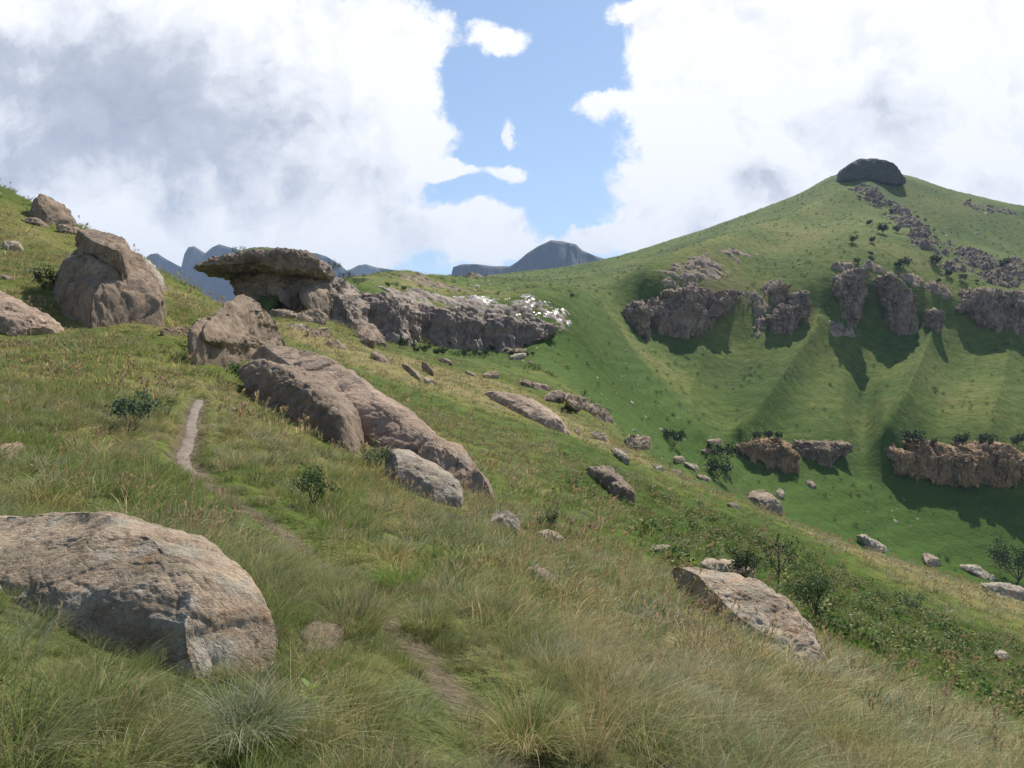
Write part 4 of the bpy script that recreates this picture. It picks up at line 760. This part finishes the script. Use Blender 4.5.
#PLANTS
def blades(n, h, w, spread, lean, palette, seed, seg=4, wind=(0.25, 0.05), hvar=0.4, curl=1.0, heads=0):
    """a tuft of n arching blades; returns verts, quads, colours"""
    rs = np.random.RandomState(seed); r = spread * np.sqrt(rs.rand(n)); th = rs.uniform(0, 2 * math.pi, n)
    bx, by = r * np.cos(th), r * np.sin(th); H = h * rs.uniform(1 - hvar, 1 + hvar * 0.6, n); th2 = th + rs.normal(0, 0.7, n)
    ln = lean * rs.uniform(0.3, 1.5, n) * H; dx = np.cos(th2) * ln + wind[0] * H * rs.uniform(.3, 1.4, n); dy = np.sin(th2) * ln + wind[1] * H
    yaw = rs.uniform(0, math.pi, n); wx, wy = np.cos(yaw), np.sin(yaw); W = w * rs.uniform(0.6, 1.4, n)
    pal = 1.45 * np.array(palette)[rs.randint(0, len(palette), n)] * rs.uniform(0.75, 1.25, (n, 1)); Vv, Cc = [], []
    for k in range(seg + 1):
        f = k / seg; q = f ** (1.6 * curl); z = H * (f - 0.35 * curl * f ** 3 * np.minimum(1, np.hypot(dx, dy) / H)); ww = W * (1 - f ** 1.5) * 0.5 + W * 0.06
        px, py = bx + dx * q, by + dy * q
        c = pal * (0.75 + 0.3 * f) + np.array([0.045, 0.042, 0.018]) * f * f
        for s in (-1, 1): Vv.append(np.stack([px + s * wx * ww, py + s * wy * ww, z - 0.03], 1)); Cc.append(c)
    Vv = np.stack(Vv, 1); Cc = np.stack(Cc, 1); nv = 2 * (seg + 1); base = (np.arange(n) * nv)[:, None]
    Qs = [np.stack([base[:, 0] + 2 * k, base[:, 0] + 2 * k + 1, base[:, 0] + 2 * k + 3, base[:, 0] + 2 * k + 2], 1) for k in range(seg)]
    Vo, Qo, Co = [Vv.reshape(-1, 3)], [np.concatenate(Qs)], [Cc.reshape(-1, 3)]; o = n * nv
    for k in range(heads):                                           # seed heads: a spindle of small glumes on a tall stalk
        a = rs.uniform(0, 2 * math.pi); hh = h * rs.uniform(1.3, 1.9); sx, sy = rs.normal(0, spread * .5, 2); tx, ty = sx + math.cos(a) * hh * .2 + wind[0] * hh * .8, sy + math.sin(a) * hh * .2
        ww = w * 0.5; N = 5; pts = [(sx + (tx - sx) * (j / N) ** 1.8, sy + (ty - sy) * (j / N) ** 1.8, hh * (j / N)) for j in range(N + 1)]
        vs = []; 
        for p in pts: vs += [(p[0] - ww * .5, p[1], p[2]), (p[0] + ww * .5, p[1], p[2])]
        qs = [(2 * j + o, 2 * j + 1 + o, 2 * j + 3 + o, 2 * j + 2 + o) for j in range(N)]
        Vo.append(np.array(vs)); Qo.append(np.array(qs)); Co.append(np.tile([[0.30, 0.22, 0.11]], (len(vs), 1))); o += len(vs)
        for g_ in range(7):
            t_ = 0.78 + 0.22 * g_ / 7; c = np.array([sx + (tx - sx) * t_ ** 1.8, sy + (ty - sy) * t_ ** 1.8, hh * t_]); d = rs.normal(0, 1, 3) * w * 1.6; d[2] = abs(d[2]) + w * 3; e = np.cross(d, rs.normal(0, 1, 3)); e = e / np.linalg.norm(e) * w * 1.1
            Vo.append(np.array([c, c + d * .5 + e, c + d, c + d * .5 - e])); Qo.append(np.array([[o, o + 1, o + 2, o + 3]])); Co.append(np.tile([[0.36, 0.27, 0.17]], (4, 1))); o += 4
    return np.concatenate(Vo), np.concatenate(Qo), np.concatenate(Co)
GREEN = [(0.115, 0.150, 0.046), (0.095, 0.130, 0.038), (0.145, 0.170, 0.064), (0.185, 0.180, 0.09), (0.21, 0.18, 0.11)]
OLIVE = [(0.135, 0.160, 0.058), (0.175, 0.180, 0.078), (0.225, 0.205, 0.11), (0.11, 0.145, 0.045)]
STRAW = [(0.30, 0.255, 0.14), (0.37, 0.31, 0.19), (0.17, 0.175, 0.075), (0.25, 0.185, 0.105)]
GREY = [(0.21, 0.225, 0.165), (0.16, 0.185, 0.12), (0.26, 0.255, 0.20), (0.115, 0.145, 0.07)]
FRESH = [(0.100, 0.165, 0.028), (0.125, 0.185, 0.040), (0.085, 0.135, 0.028)]
def tuft_set(colname, n, w, h, spread, seg, variants):
    c = bpy.data.collections.new(colname)
    for k, (pal, hm, ln, hd) in enumerate(variants):
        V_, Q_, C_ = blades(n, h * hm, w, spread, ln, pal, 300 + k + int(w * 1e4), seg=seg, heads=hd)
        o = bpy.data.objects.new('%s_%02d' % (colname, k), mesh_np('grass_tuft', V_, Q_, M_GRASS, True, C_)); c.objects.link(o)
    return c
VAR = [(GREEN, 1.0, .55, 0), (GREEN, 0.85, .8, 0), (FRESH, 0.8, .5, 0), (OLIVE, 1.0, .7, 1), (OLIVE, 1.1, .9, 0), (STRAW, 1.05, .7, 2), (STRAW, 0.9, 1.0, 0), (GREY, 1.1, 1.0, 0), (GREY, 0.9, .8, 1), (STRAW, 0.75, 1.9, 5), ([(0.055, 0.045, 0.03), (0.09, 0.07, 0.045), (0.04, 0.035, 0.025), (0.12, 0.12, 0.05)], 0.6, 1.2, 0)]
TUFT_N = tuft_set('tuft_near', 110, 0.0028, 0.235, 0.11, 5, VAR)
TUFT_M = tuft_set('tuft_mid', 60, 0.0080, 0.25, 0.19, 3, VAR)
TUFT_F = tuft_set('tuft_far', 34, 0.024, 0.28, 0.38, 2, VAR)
def forb(n, size, seed, pal):
    rs = np.random.RandomState(seed); V_, Q_, C_ = [], [], []; o = 0
    for k in range(n):
        a = rs.uniform(0, 2 * math.pi); rr = rs.uniform(0, size * .9); c = np.array([rr * math.cos(a), rr * math.sin(a), rs.uniform(0.15, 0.95) * size]); L = size * rs.uniform(.16, .3)
        d = rs.normal(size=3); d[2] = d[2] * .5 + .3; d /= np.linalg.norm(d); e = np.cross(d, rs.normal(size=3)); e /= np.linalg.norm(e)
        V_ += [c - d * L * .5, c + e * L * .3, c + d * L * .5, c - e * L * .3]; Q_.append([o, o + 1, o + 2, o + 3]); o += 4; C_ += [np.array(pal[rs.randint(len(pal))]) * rs.uniform(.7, 1.3)] * 4
    return np.array(V_), np.array(Q_), np.array(C_)
FORB = bpy.data.collections.new('forb')
for k in range(4):
    V_, Q_, C_ = forb(110, 0.5, 900 + k, [(0.085, 0.135, 0.035), (0.135, 0.18, 0.045), (0.06, 0.095, 0.03)] if k < 2 else [(0.18, 0.21, 0.05), (0.14, 0.165, 0.045), (0.20, 0.17, 0.07)])
    FORB.objects.link(bpy.data.objects.new('forb_%02d' % k, mesh_np('forb', V_, Q_, M_LEAF, False, C_)))

BV = None
def build_bvh():
    vs, ts, o = [], [], 0
    for V_, T_ in NEAR_ROCKS: vs.append(V_); ts.append(T_ + o); o += len(V_)
    return BVHTree.FromPolygons(np.concatenate(vs).tolist(), np.concatenate(ts).tolist())
BV = build_bvh()
def scatter(name, coll, pts, rot, scl, idx_, kind='stuff'):
    me = bpy.data.meshes.new(name); me.vertices.add(len(pts)); me.vertices.foreach_set('co', np.asarray(pts, np.float32).ravel())
    a = me.attributes.new('rot', 'FLOAT_VECTOR', 'POINT'); a.data.foreach_set('vector', np.asarray(rot, np.float32).ravel())
    a = me.attributes.new('scl', 'FLOAT', 'POINT'); a.data.foreach_set('value', np.asarray(scl, np.float32))
    a = me.attributes.new('idx', 'INT', 'POINT'); a.data.foreach_set('value', np.asarray(idx_, np.int32))
    me.materials.append(M_GRASS); o = link(name, me); tag(o, kind=kind)
    g = bpy.data.node_groups.new(name, 'GeometryNodeTree'); g.interface.new_socket('Geometry', in_out='INPUT', socket_type='NodeSocketGeometry'); g.interface.new_socket('Geometry', in_out='OUTPUT', socket_type='NodeSocketGeometry')
    gi = g.nodes.new('NodeGroupInput'); go = g.nodes.new('NodeGroupOutput'); ip = g.nodes.new('GeometryNodeInstanceOnPoints'); ci = g.nodes.new('GeometryNodeCollectionInfo')
    ci.inputs['Collection'].default_value = coll; ci.inputs['Separate Children'].default_value = True; ci.inputs['Reset Children'].default_value = True
    def na(nm, tp):
        n_ = g.nodes.new('GeometryNodeInputNamedAttribute'); n_.data_type = tp; n_.inputs['Name'].default_value = nm; return n_.outputs[0]
    L = g.links.new; L(gi.outputs[0], ip.inputs['Points']); L(ci.outputs[0], ip.inputs['Instance']); ip.inputs['Pick Instance'].default_value = True
    L(na('idx', 'INT'), ip.inputs['Instance Index']); L(na('rot', 'FLOAT_VECTOR'), ip.inputs['Rotation']); L(na('scl', 'FLOAT'), ip.inputs['Scale']); L(ip.outputs[0], go.inputs[0])
    md = o.modifiers.new('grow', 'NODES'); md.node_group = g; return o
def ground_slope(x, y):
    e = 0.3; return (bil(TZ, x + e, y) - bil(TZ, x - e, y)) / (2 * e), (bil(TZ, x, y + e) - bil(TZ, x, y - e)) / (2 * e)
def field(y0, y1, dens, seed, xm=0.72, clear_rock=True):
    rs = np.random.RandomState(seed); A = (y1 * y1 - y0 * y0) * xm; n = int(A * dens)
    y = np.sqrt(rs.uniform(y0 * y0, y1 * y1, n)); x = rs.uniform(-xm, xm, n) * y
    z = bil(TZ, x, y); keep = np.ones(n, bool)
    u = 512 + F * x / y; row = HR - F * z / y; keep &= (row < 830)
    if y0 < 30:
        pd = path_dist(x, y); wdt = np.where(y > 13, 0.26, np.where((y < 5.2) & (y > 4.4), 0.09, 0.015)); keep &= (pd > wdt + 0.03 * rs.rand(n))
    x, y, z = x[keep], y[keep], z[keep]
    if clear_rock:
        kk = np.ones(len(x), bool)
        for i in range(len(x)):
            hit_ = BV.ray_cast(Vector((x[i], y[i], z[i] + 30)), Vector((0, 0, -1)))
            if hit_[0] is not None and hit_[0].z > z[i] + 0.03: kk[i] = False
        x, y, z = x[kk], y[kk], z[kk]
    return x, y, z, rs
def kinds(x, y, rs, straw_shift=0.0):
    st = bil(MK[..., 0], x, y); lu = bil(MK[..., 1], x, y); n1 = perlin(np.stack([x / 1.3, y / 1.3, 0 * x + 4], 1)); n2 = perlin(np.stack([x / 0.5, y / 0.5, 0 * x + 9], 1))
    q = st + 0.55 * n1 + 0.25 * n2 + rs.normal(0, 0.16, len(x)) + straw_shift - 0.25 * lu - 0.16 * ((y < 30) & (y > 8)) - 0.08 * (y < 8)
    out = np.where(q < 0.12, np.where(rs.rand(len(x)) < 0.35, 2, rs.randint(0, 2, len(x))), np.where(q < 0.42, rs.choice([0, 1, 3, 4], len(x)), np.where(q < 0.75, rs.choice([3, 4, 5, 7], len(x)), rs.choice([4, 5, 6, 8], len(x)))))
    out = np.where(rs.rand(len(x)) < 0.05, 9, out); dkn = perlin(np.stack([x / 0.7, y / 0.7, 0 * x + 55], 1)); out = np.where((dkn > 0.30) & (rs.rand(len(x)) < 0.7), 10, out)
    g = perlin(np.stack([x / 0.9, y / 0.9, 0 * x + 31], 1)); return np.where((g > 0.38) & (rs.rand(len(x)) < 0.6), rs.choice([7, 8], len(x)), out)
def grow(name, coll, y0, y1, dens, seed, smin=0.7, smax=1.3, tilt=0.25):
    x, y, z, rs = field(y0, y1, dens, seed); k = kinds(x, y, rs); sx, sy = ground_slope(x, y); n = len(x); near_rock = np.ones(n)
    for i in range(n):
        h_ = BV.ray_cast(Vector((x[i], y[i], z[i] + 0.10)), Vector((x[i], y[i], 0.0)).normalized(), 0.7 + 0.03 * y[i])
        if h_[0] is not None: near_rock[i] = 0.5
    rot = np.stack([np.arctan(sy) * tilt + rs.normal(0, .1, n), -np.arctan(sx) * tilt + rs.normal(0, .1, n), rs.uniform(-0.9, 0.9, n)], 1)
    tus = perlin(np.stack([x / 0.45, y / 0.45, 0 * x + 77], 1)); scl = rs.uniform(smin, smax, n) * (1 + 0.45 * tus.clip(-0.7, 0.8)); scl *= np.where(path_dist(x, y) < 0.7, 0.6, 1.0) * near_rock
    scatter(name, coll, np.stack([x, y, z], 1), rot, scl, k); return n
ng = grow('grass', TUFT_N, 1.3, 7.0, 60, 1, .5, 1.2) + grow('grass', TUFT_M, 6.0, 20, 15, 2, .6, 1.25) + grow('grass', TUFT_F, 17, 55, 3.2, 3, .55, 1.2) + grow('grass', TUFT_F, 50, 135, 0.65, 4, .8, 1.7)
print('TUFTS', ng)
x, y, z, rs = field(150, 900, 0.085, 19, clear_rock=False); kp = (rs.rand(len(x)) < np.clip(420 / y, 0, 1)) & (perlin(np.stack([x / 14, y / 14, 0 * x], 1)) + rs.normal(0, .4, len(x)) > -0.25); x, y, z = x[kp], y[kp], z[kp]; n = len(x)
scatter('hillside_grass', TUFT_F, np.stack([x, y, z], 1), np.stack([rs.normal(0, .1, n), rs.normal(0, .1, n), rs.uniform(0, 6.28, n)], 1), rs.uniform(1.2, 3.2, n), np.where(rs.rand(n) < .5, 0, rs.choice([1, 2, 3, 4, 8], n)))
x, y, z, rs = field(150, 800, 0.02, 29, clear_rock=False); kp = (perlin(np.stack([x / 30, y / 30, 0 * x + 3], 1)) + rs.normal(0, .3, len(x)) > 0.12); x, y, z = x[kp], y[kp], z[kp]; n = len(x)
scatter('hillside_scrub', FORB, np.stack([x, y, z - 0.2], 1), np.stack([rs.normal(0, .1, n), rs.normal(0, .1, n), rs.uniform(0, 6.28, n)], 1), rs.uniform(1.0, 3.0, n), rs.randint(0, 2, n)); bpy.data.objects['hillside_scrub'].data.materials[0] = M_LEAF
# leafy ground cover on the damp slope to the right
x, y, z, rs = field(9, 75, 1.1, 9); lu = bil(MK[..., 1], x, y); nn = perlin(np.stack([x / 2.0, y / 2.0, 0 * x], 1))
kp = (rs.rand(len(x)) < np.clip(lu * 0.6 + 0.35 * nn, 0.0, 0.7)) & (lu + 0.4 * nn > 0.25) & (x > 1); x, y, z = x[kp], y[kp], z[kp]; n = len(x)
scatter('ground_cover', FORB, np.stack([x, y, z - 0.03], 1), np.stack([rs.normal(0, .1, n), rs.normal(0, .1, n), rs.uniform(0, 6.28, n)], 1), rs.uniform(.5, 1.25, n), rs.randint(0, 4, n)); bpy.data.objects['ground_cover'].data.materials[0] = M_LEAF

# ------------------------------------------------------------------ bushes and trees
def tube(P, r0, r1, seg=6):
    P = [np.array(p, float) for p in P]; V_, Q_ = [], []; n = len(P)
    for i, p in enumerate(P):
        d = P[min(i + 1, n - 1)] - P[max(i - 1, 0)]; d /= np.linalg.norm(d) + 1e-9; a = np.cross(d, (0.3, 1, 0.2)); a /= np.linalg.norm(a); b = np.cross(d, a); r = r0 + (r1 - r0) * i / (n - 1)
        for k in range(seg): t_ = 2 * math.pi * k / seg; V_.append(p + (a * math.cos(t_) + b * math.sin(t_)) * r)
    for i in range(n - 1):
        for k in range(seg): Q_.append([i * seg + k, i * seg + (k + 1) % seg, (i + 1) * seg + (k + 1) % seg, (i + 1) * seg + k])
    return np.array(V_), np.array(Q_)
def tree_meshes(h, wd, seed, nl=260, leaf=0.05, pal=((0.035, 0.06, 0.02), (0.05, 0.085, 0.025)), trunk_h=0.25, limbs=7, bare=False, thick=0.03, mat=None):
    rs = np.random.RandomState(seed); Vt, Qt, o = [], [], 0; tips = []
    def add(P, a, b):
        nonlocal o
        V_, Q_ = tube(P, a, b); Vt.append(V_); Qt.append(Q_ + o); o += len(V_)
    top = np.array([rs.normal(0, .06) * wd, rs.normal(0, .06) * wd, h * trunk_h]); add([(0, 0, -0.15 * h), (0, 0, 0), top * .5 + rs.normal(0, .02 * h, 3), top], thick * h, thick * h * .7)
    for k in range(limbs):
        a = 2 * math.pi * (k + rs.uniform(-.3, .3)) / limbs; rr = wd * .5 * rs.uniform(.45, 1.0); end = np.array([math.cos(a) * rr, math.sin(a) * rr, h * rs.uniform(.6, 1.0)])
        mid = top * .5 + end * .5 + rs.normal(0, .05 * h, 3); add([top, mid, end], thick * h * .5, thick * h * .15); tips += [end, mid * .4 + end * .6]
        for j in range(3 if bare else 2):
            e2 = end + rs.normal(0, .13 * h, 3) + (0, 0, .05 * h); st = mid * rs.uniform(.2, .6) + end * .5 ; st = mid + (end - mid) * rs.uniform(.2, .9); add([st, (st + e2) / 2 + rs.normal(0, .02 * h, 3), e2], thick * h * .22, thick * h * .08); tips.append(e2)
    tr = mesh_np('trunk', np.concatenate(Vt), np.concatenate(Qt), M_BARK)
    tips = np.array(tips); V_, Q_, C_ = [], [], []; o2 = 0; r_cl = h * (.10 if bare else .17)
    for k in range(nl):
        c = tips[rs.randint(len(tips))] + rs.normal(0, r_cl * .6, 3); c[2] = max(c[2], h * .06); d = rs.normal(size=3); d /= np.linalg.norm(d); e = np.cross(d, rs.normal(size=3)); e /= np.linalg.norm(e); L = leaf * rs.uniform(.6, 1.4)
        V_ += [c - d * L, c + e * L * .55, c + d * L, c - e * L * .55]; Q_.append([o2, o2 + 1, o2 + 2, o2 + 3]); o2 += 4; C_ += [np.array(pal[rs.randint(len(pal))]) * rs.uniform(.7, 1.3)] * 4
    cr = mesh_np('crown', np.array(V_), np.array(Q_), mat or M_LEAF, False, np.array(C_)); return tr, cr
def place_tree(name, label, cat, px, row, meshes, scale=1.0, rot=0.0, group=None, ymin=1.5, y=None, off=(0, 0, 0)):
    p = hit(px, row, ymin) if y is None else ((px - CX) / F * y, y, (HR - row) / F * y)
    root = link(name, None, None, (p[0] + off[0], p[1] + off[1], p[2] + off[2])); root.rotation_euler = (0, 0, rot); root.scale = (scale,) * 3; tag(root, label, cat, group)
    for nm, me in zip(('trunk', 'crown'), meshes): link(nm, me, root)
    return root
def sc_px(px, row, hpx, h, ymin=1.5): return hpx * hit(px, row, ymin)[1] / F / h
DK = ((0.030, 0.052, 0.018), (0.045, 0.075, 0.022), (0.025, 0.04, 0.018)); MD = ((0.055, 0.10, 0.03), (0.08, 0.13, 0.035), (0.05, 0.085, 0.04)); BL = ((0.07, 0.12, 0.07), (0.09, 0.15, 0.08), (0.06, 0.10, 0.06))
NB = [
 ('bush', 'dark leafy bush growing behind the wide sloping slab', 745, 583, 30, 36, dict(pal=DK, nl=2600, leaf=.028, trunk_h=.1, limbs=9)),
 ('small_tree', 'small bare-branched dark tree standing right of the dark leafy bush', 778, 588, 42, 34, dict(pal=DK, nl=220, leaf=.035, trunk_h=.38, limbs=7, bare=True, thick=.022)),
 ('bush', 'open green bush below the bare-branched tree at the end of the wide slab', 815, 622, 38, 32, dict(pal=MD, nl=1500, leaf=.032, trunk_h=.15, limbs=8)),
 ('bush', 'small dark bush behind the flat pale stone in mid slope', 547, 534, 18, 28, dict(pal=DK, nl=1400, leaf=.036, trunk_h=.1, limbs=8)),
 ('shrub', 'bluish-leaved shrub beside the top of the footpath', 133, 430, 30, 34, dict(pal=BL, nl=700, leaf=.06, trunk_h=.1, limbs=9)),
 ('shrub', 'low olive shrub left of the trodden path head', 168, 418, 18, 26, dict(pal=DK, nl=300, leaf=.04, trunk_h=.1, limbs=8)),
 ('shrub', 'upright green shrub in the grass above the footpath bend', 312, 508, 34, 28, dict(pal=MD, nl=1000, leaf=.04, trunk_h=.1, limbs=8)),
 ('shrub', 'dark green shrub at the left end of the pale flat slab', 378, 474, 24, 30, dict(pal=BL, nl=1000, leaf=.04, trunk_h=.1, limbs=8)),
 ('bush', 'rounded olive bush at the left foot of the grey lichen hump', 248, 388, 22, 32, dict(pal=MD, nl=700, leaf=.06, trunk_h=.1, limbs=8)),
 ('bush', 'dark bush at the left foot of the pyramid-shaped boulder', 203, 352, 24, 22, dict(pal=DK, nl=700, leaf=.06, trunk_h=.1, limbs=8)),
 ('bush', 'dark bush in shade at the left foot of the rounded brown boulder', 44, 290, 18, 22, dict(pal=DK, nl=700, leaf=.06, trunk_h=.1, limbs=8)),
 ('bush', 'large dark bush at the right picture edge beyond the pale crest slabs', 1016, 584, 32, 40, dict(pal=DK, nl=2600, leaf=.03, trunk_h=.1, limbs=9)),
 ('bush', 'small bush on the crest left of the large right-edge bush', 990, 598, 10, 22, dict(pal=MD, nl=400, leaf=.035, trunk_h=.1, limbs=8)),
 ('bush', 'grey-green bush on the slope left of the right-edge slabs', 915, 616, 22, 24, dict(pal=BL, nl=420, leaf=.035, trunk_h=.1, limbs=8)),
 ('bush', 'dark round bush at the top of the dark gully', 674, 447, 14, 26, dict(pal=DK, nl=900, leaf=.07, trunk_h=.1, limbs=9)),
 ('bush', 'dark bush in the gully right of the crest rocks', 722, 462, 16, 30, dict(pal=DK, nl=900, leaf=.07, trunk_h=.1, limbs=9)),
 ('bush', 'dark bush at the bottom of the gully, lowest of the gully bushes', 718, 480, 16, 26, dict(pal=DK, nl=900, leaf=.07, trunk_h=.1, limbs=9)),
]
for i, (nm, lab, px, row, hp, wp, kw) in enumerate(NB):
    p = hit(px, row); h = hp * p[1] / F; place_tree(nm, lab, 'tree' if nm == 'small_tree' else nm, px, row, tree_meshes(1.0, wp / hp, 500 + i, **kw), scale=h)
# bushes on the overhanging rock
for i, (px, row, hp, wp, lab) in enumerate([(238, 255, 7, 14, 'dark bush on top of the overhanging rock at its left side'), (334, 272, 9, 16, 'dark bush on the shoulder right of the overhanging rock'), (346, 282, 9, 20, 'dark bush at the left start of the cliff band top'), (358, 286, 7, 14, 'small dark bush on the cliff band top, right of its larger neighbour')]):
    yv = 119 if i == 0 else 168; place_tree('bush', lab, 'bush', px, row, tree_meshes(1.0, wp / hp, 560 + i, pal=DK, nl=500, leaf=.05, trunk_h=.1, limbs=8), scale=hp * yv / F, y=yv)
FB = [tree_meshes(3.0, 3.2, 580 + k, pal=DK, nl=520, leaf=.27, trunk_h=.2, limbs=8) for k in range(3)]
FARB = [(904, 269, 9, 'round dark bush on the slope above the tall cliff tower, largest there'), (897, 268, 5, 'small bush left of the round dark bush above the cliff tower'), (871, 263, 5, 'dark bush right above the green chute'), (857, 264, 5, 'dark bush above the left cliff block'), (871, 256, 4, 'small bush just uphill of the one above the green chute'),
 (883, 234, 9, 'dark tree below the upper rock rib, largest up there'), (897, 233, 6, 'flat bush right of the tree below the upper rib'), (869, 226, 5, 'small bush left of the tree below the upper rib'), (872, 243, 5, 'grey bush under the tree below the upper rib'), (853, 243, 6, 'double bush at the left of the upper slope bushes'), (936, 266, 9, 'dark bush at the foot of the middle rock rib'),
 (949, 277, 6, 'round bush below the foot of the middle rib'), (963, 281, 6, 'bush right of the round bush below the middle rib'), (977, 283, 3, 'tiny bush between middle rib and the edge cliff'), (939, 283, 4, 'tiny bush left below the round bush of the middle rib'), (969, 203, 3, 'tiny lone bush on the right skyline'), (1004, 268, 8, 'dark bush beside the lowest rock rib'),
 (572, 299, 4, 'single small round bush in the saddle meadow'), (404, 291, 4, 'dark bush on the knoll slope above the cliff band'), (388, 288, 4, 'dark bush at the left of the knoll slope')]
for i, (px, row, hp, lab) in enumerate(FARB):
    place_tree('bush', lab, 'bush', px, row, FB[i % 3], scale=sc_px(px, row, hp, 3.0, 180), rot=i * 1.3, ymin=180)
for i, (px, hp) in enumerate([(757, 7), (769, 8), (779, 7)]):
    place_tree('bush', ['left', 'middle', 'right'][i] + ' one of three small trees on top of the smaller tan cliff', 'bush', px, 440, FB[i], scale=hp * 300 / F / 3, rot=i, y=300, group='small trees on the smaller tan cliff')
for i, (px, hp, lab) in enumerate([(913, 14, 'widest dark tree on top of the long tan cliff, near its left end'), (932, 7, 'short tree right of the widest tree on the long tan cliff'), (961, 11, 'slender tree over the middle of the long tan cliff'), (986, 11, 'broad dark tree right of the slender one on the long tan cliff'), (1018, 11, 'dark tree on the long tan cliff at the right picture edge')]):
    place_tree('bush', lab, 'bush', px, 447, FB[i % 3], scale=hp * 300 / F / 3, rot=i * 2, y=300, group='trees on the long tan cliff')
rs = np.random.RandomState(90)
for k in range(22):
    px = 405 + k * 6.2 + rs.uniform(-3, 3); row = 350 + rs.uniform(-3, 8)
    place_tree('bush', 'small green bush in the damp strip under the cliff band', 'bush', px, row, FB[k % 3], scale=rs.uniform(.25, .5), rot=k, group='bushes under the cliff band', ymin=110)
for k in range(44):
    t_ = rs.rand(); px = 862 + 150 * t_ + rs.normal(0, 4); row = 192 + 95 * t_ + rs.normal(0, 4)
    place_tree('bush', 'small dark bush growing among the broken rock ribs of the far hill', 'bush', px, row, FB[k % 3], scale=rs.uniform(.35, .8), rot=k, group='bushes among the rock ribs', ymin=180)
# big dry tussocks in the foreground
def tussock(label, px, row, n, h, w_, pal, seed, spread, lean, wind=(0.3, 0.0), heads=4, off=0.0):
    p = hit(px, row); V_, Q_, C_ = blades(n, h, w_, spread, lean, pal, seed, seg=6, wind=wind, hvar=.35, heads=heads)
    tag(link('grass_tussock', mesh_np('grass_tussock', V_, Q_, M_GRASS, True, C_), None, (p[0], p[1], p[2] + off)), label, 'tussock')
tussock('big tussock of fresh green and dead straw blades at the bottom centre', 527, 748, 900, .30, .0035, FRESH + STRAW, 1, .14, 1.0, (0.0, -.1), 10)
tussock('tall dry seed-headed straw stems right of the bottom centre tussock', 590, 752, 160, .36, .0035, STRAW, 2, .12, .5, (0.2, 0), 22)
tussock('grey weeping tussock below the foreground boulder', 245, 735, 900, .24, .003, GREY + [(0.10, 0.14, 0.04)], 3, .12, 1.2, (0.25, -.2), 3)
tussock('dark brown-rooted tussock right of the flat grey stone', 350, 632, 700, .32, .003, OLIVE + [(0.15, 0.09, 0.06)], 4, .16, 1.0)
tussock('bright green soft grass tuft beside the footpath', 398, 588, 600, .26, .004, FRESH, 5, .16, .7, (0.05, 0), 0)
tussock('dark green tussock on the right bank of the footpath', 424, 632, 600, .28, .004, GREEN, 6, .14, .8, (0.1, 0), 0)
tussock('olive tussock with straw tips in the path hollow', 330, 602, 500, .28, .003, OLIVE, 7, .14, .9, heads=2)
tussock('pale grey-green tussock at the bottom left corner', 20, 745, 800, .17, .003, GREY + GREEN, 8, .16, 1.0)
tussock('dark green tussock in the middle of the slope below the long slab', 500, 600, 600, .3, .0035, GREEN + OLIVE, 9, .16, .8)
# broad-leaved plant with bright leaves
def leafy(label, px, row, hpx, seed, pal, n=16):
    p = hit(px, row); h = hpx * p[1] / F; rs = np.random.RandomState(seed); Vs, Qs, Cs, o = [], [], [], 0
    root = link('leafy_plant', None, None, p); tag(root, label, 'plant'); SV, SQ = tube([(0, 0, -.02), (h * .05, 0, h * .4), (h * .02, 0, h * .75)], h * .02, h * .01); link('stem', mesh_np('stem', SV, SQ, M_BARK), root)
    for k in range(n):
        a = k * 2.4; el = rs.uniform(.2, 1.1); b = np.array([0, 0, h * rs.uniform(.15, .75)]); d = np.array([math.cos(a) * math.cos(el), math.sin(a) * math.cos(el), math.sin(el)]); sd = np.array([-math.sin(a), math.cos(a), 0]); L = h * rs.uniform(.35, .6)
        pts = []; 
        for f, wf in ((0, .02), (.3, .13), (.6, .15), (.85, .08), (1, .005)):
            c = b + d * L * f - np.array([0, 0, .25 * L * f * f]); pts += [c - sd * L * wf, c + sd * L * wf]
        Vs += pts; Qs += [[o + 2 * j, o + 2 * j + 1, o + 2 * j + 3, o + 2 * j + 2] for j in range(4)]; o += 10; Cs += [np.array(pal[k % len(pal)])] * 10
    link('leaves', mesh_np('leaves', np.array(Vs), np.array(Qs), M_LEAF, True, np.array(Cs)), root)
leafy('bright yellow-green broad-leaved plant in the grass below the flat grey stone', 310, 712, 34, 3, [(0.20, 0.30, 0.03), (0.14, 0.24, 0.03)])
leafy('small bright green broad-leaved plant above the thin dark stone', 530, 574, 14, 4, [(0.10, 0.22, 0.03), (0.08, 0.17, 0.03)])
leafy('green leafy plant half hidden below the foreground boulder', 140, 705, 26, 5, [(0.10, 0.2, 0.03), (0.08, 0.15, 0.03)])
#HAZE
def add_haze():
    zlo = float(TZ.min()) - 1.0; x0, x1, y0, y1, zt = -12500.0, 12500.0, -100.0, 7300.0, 1150.0
    zlo = min(zlo, -25.0)
    vs = [(x, y, z) for z in (zlo, zt) for y in (y0, y1) for x in (x0, x1)]
    me = bpy.data.meshes.new('haze'); me.from_pydata(vs, [], [(0, 2, 3, 1), (4, 5, 7, 6), (0, 1, 5, 4), (2, 6, 7, 3), (0, 4, 6, 2), (1, 3, 7, 5)]); me.update()
    m, t, out = new_mat('haze_air'); pv = t.add('ShaderNodeVolumePrincipled'); pv.inputs['Density'].default_value = HAZE
    pv.inputs['Color'].default_value = (0.50, 0.68, 1.0, 1); pv.inputs['Anisotropy'].default_value = 0.0
    t.l.new(pv.outputs[0], out.inputs['Volume']); me.materials.append(m); tag(link('haze', me), kind='stuff')
add_haze()
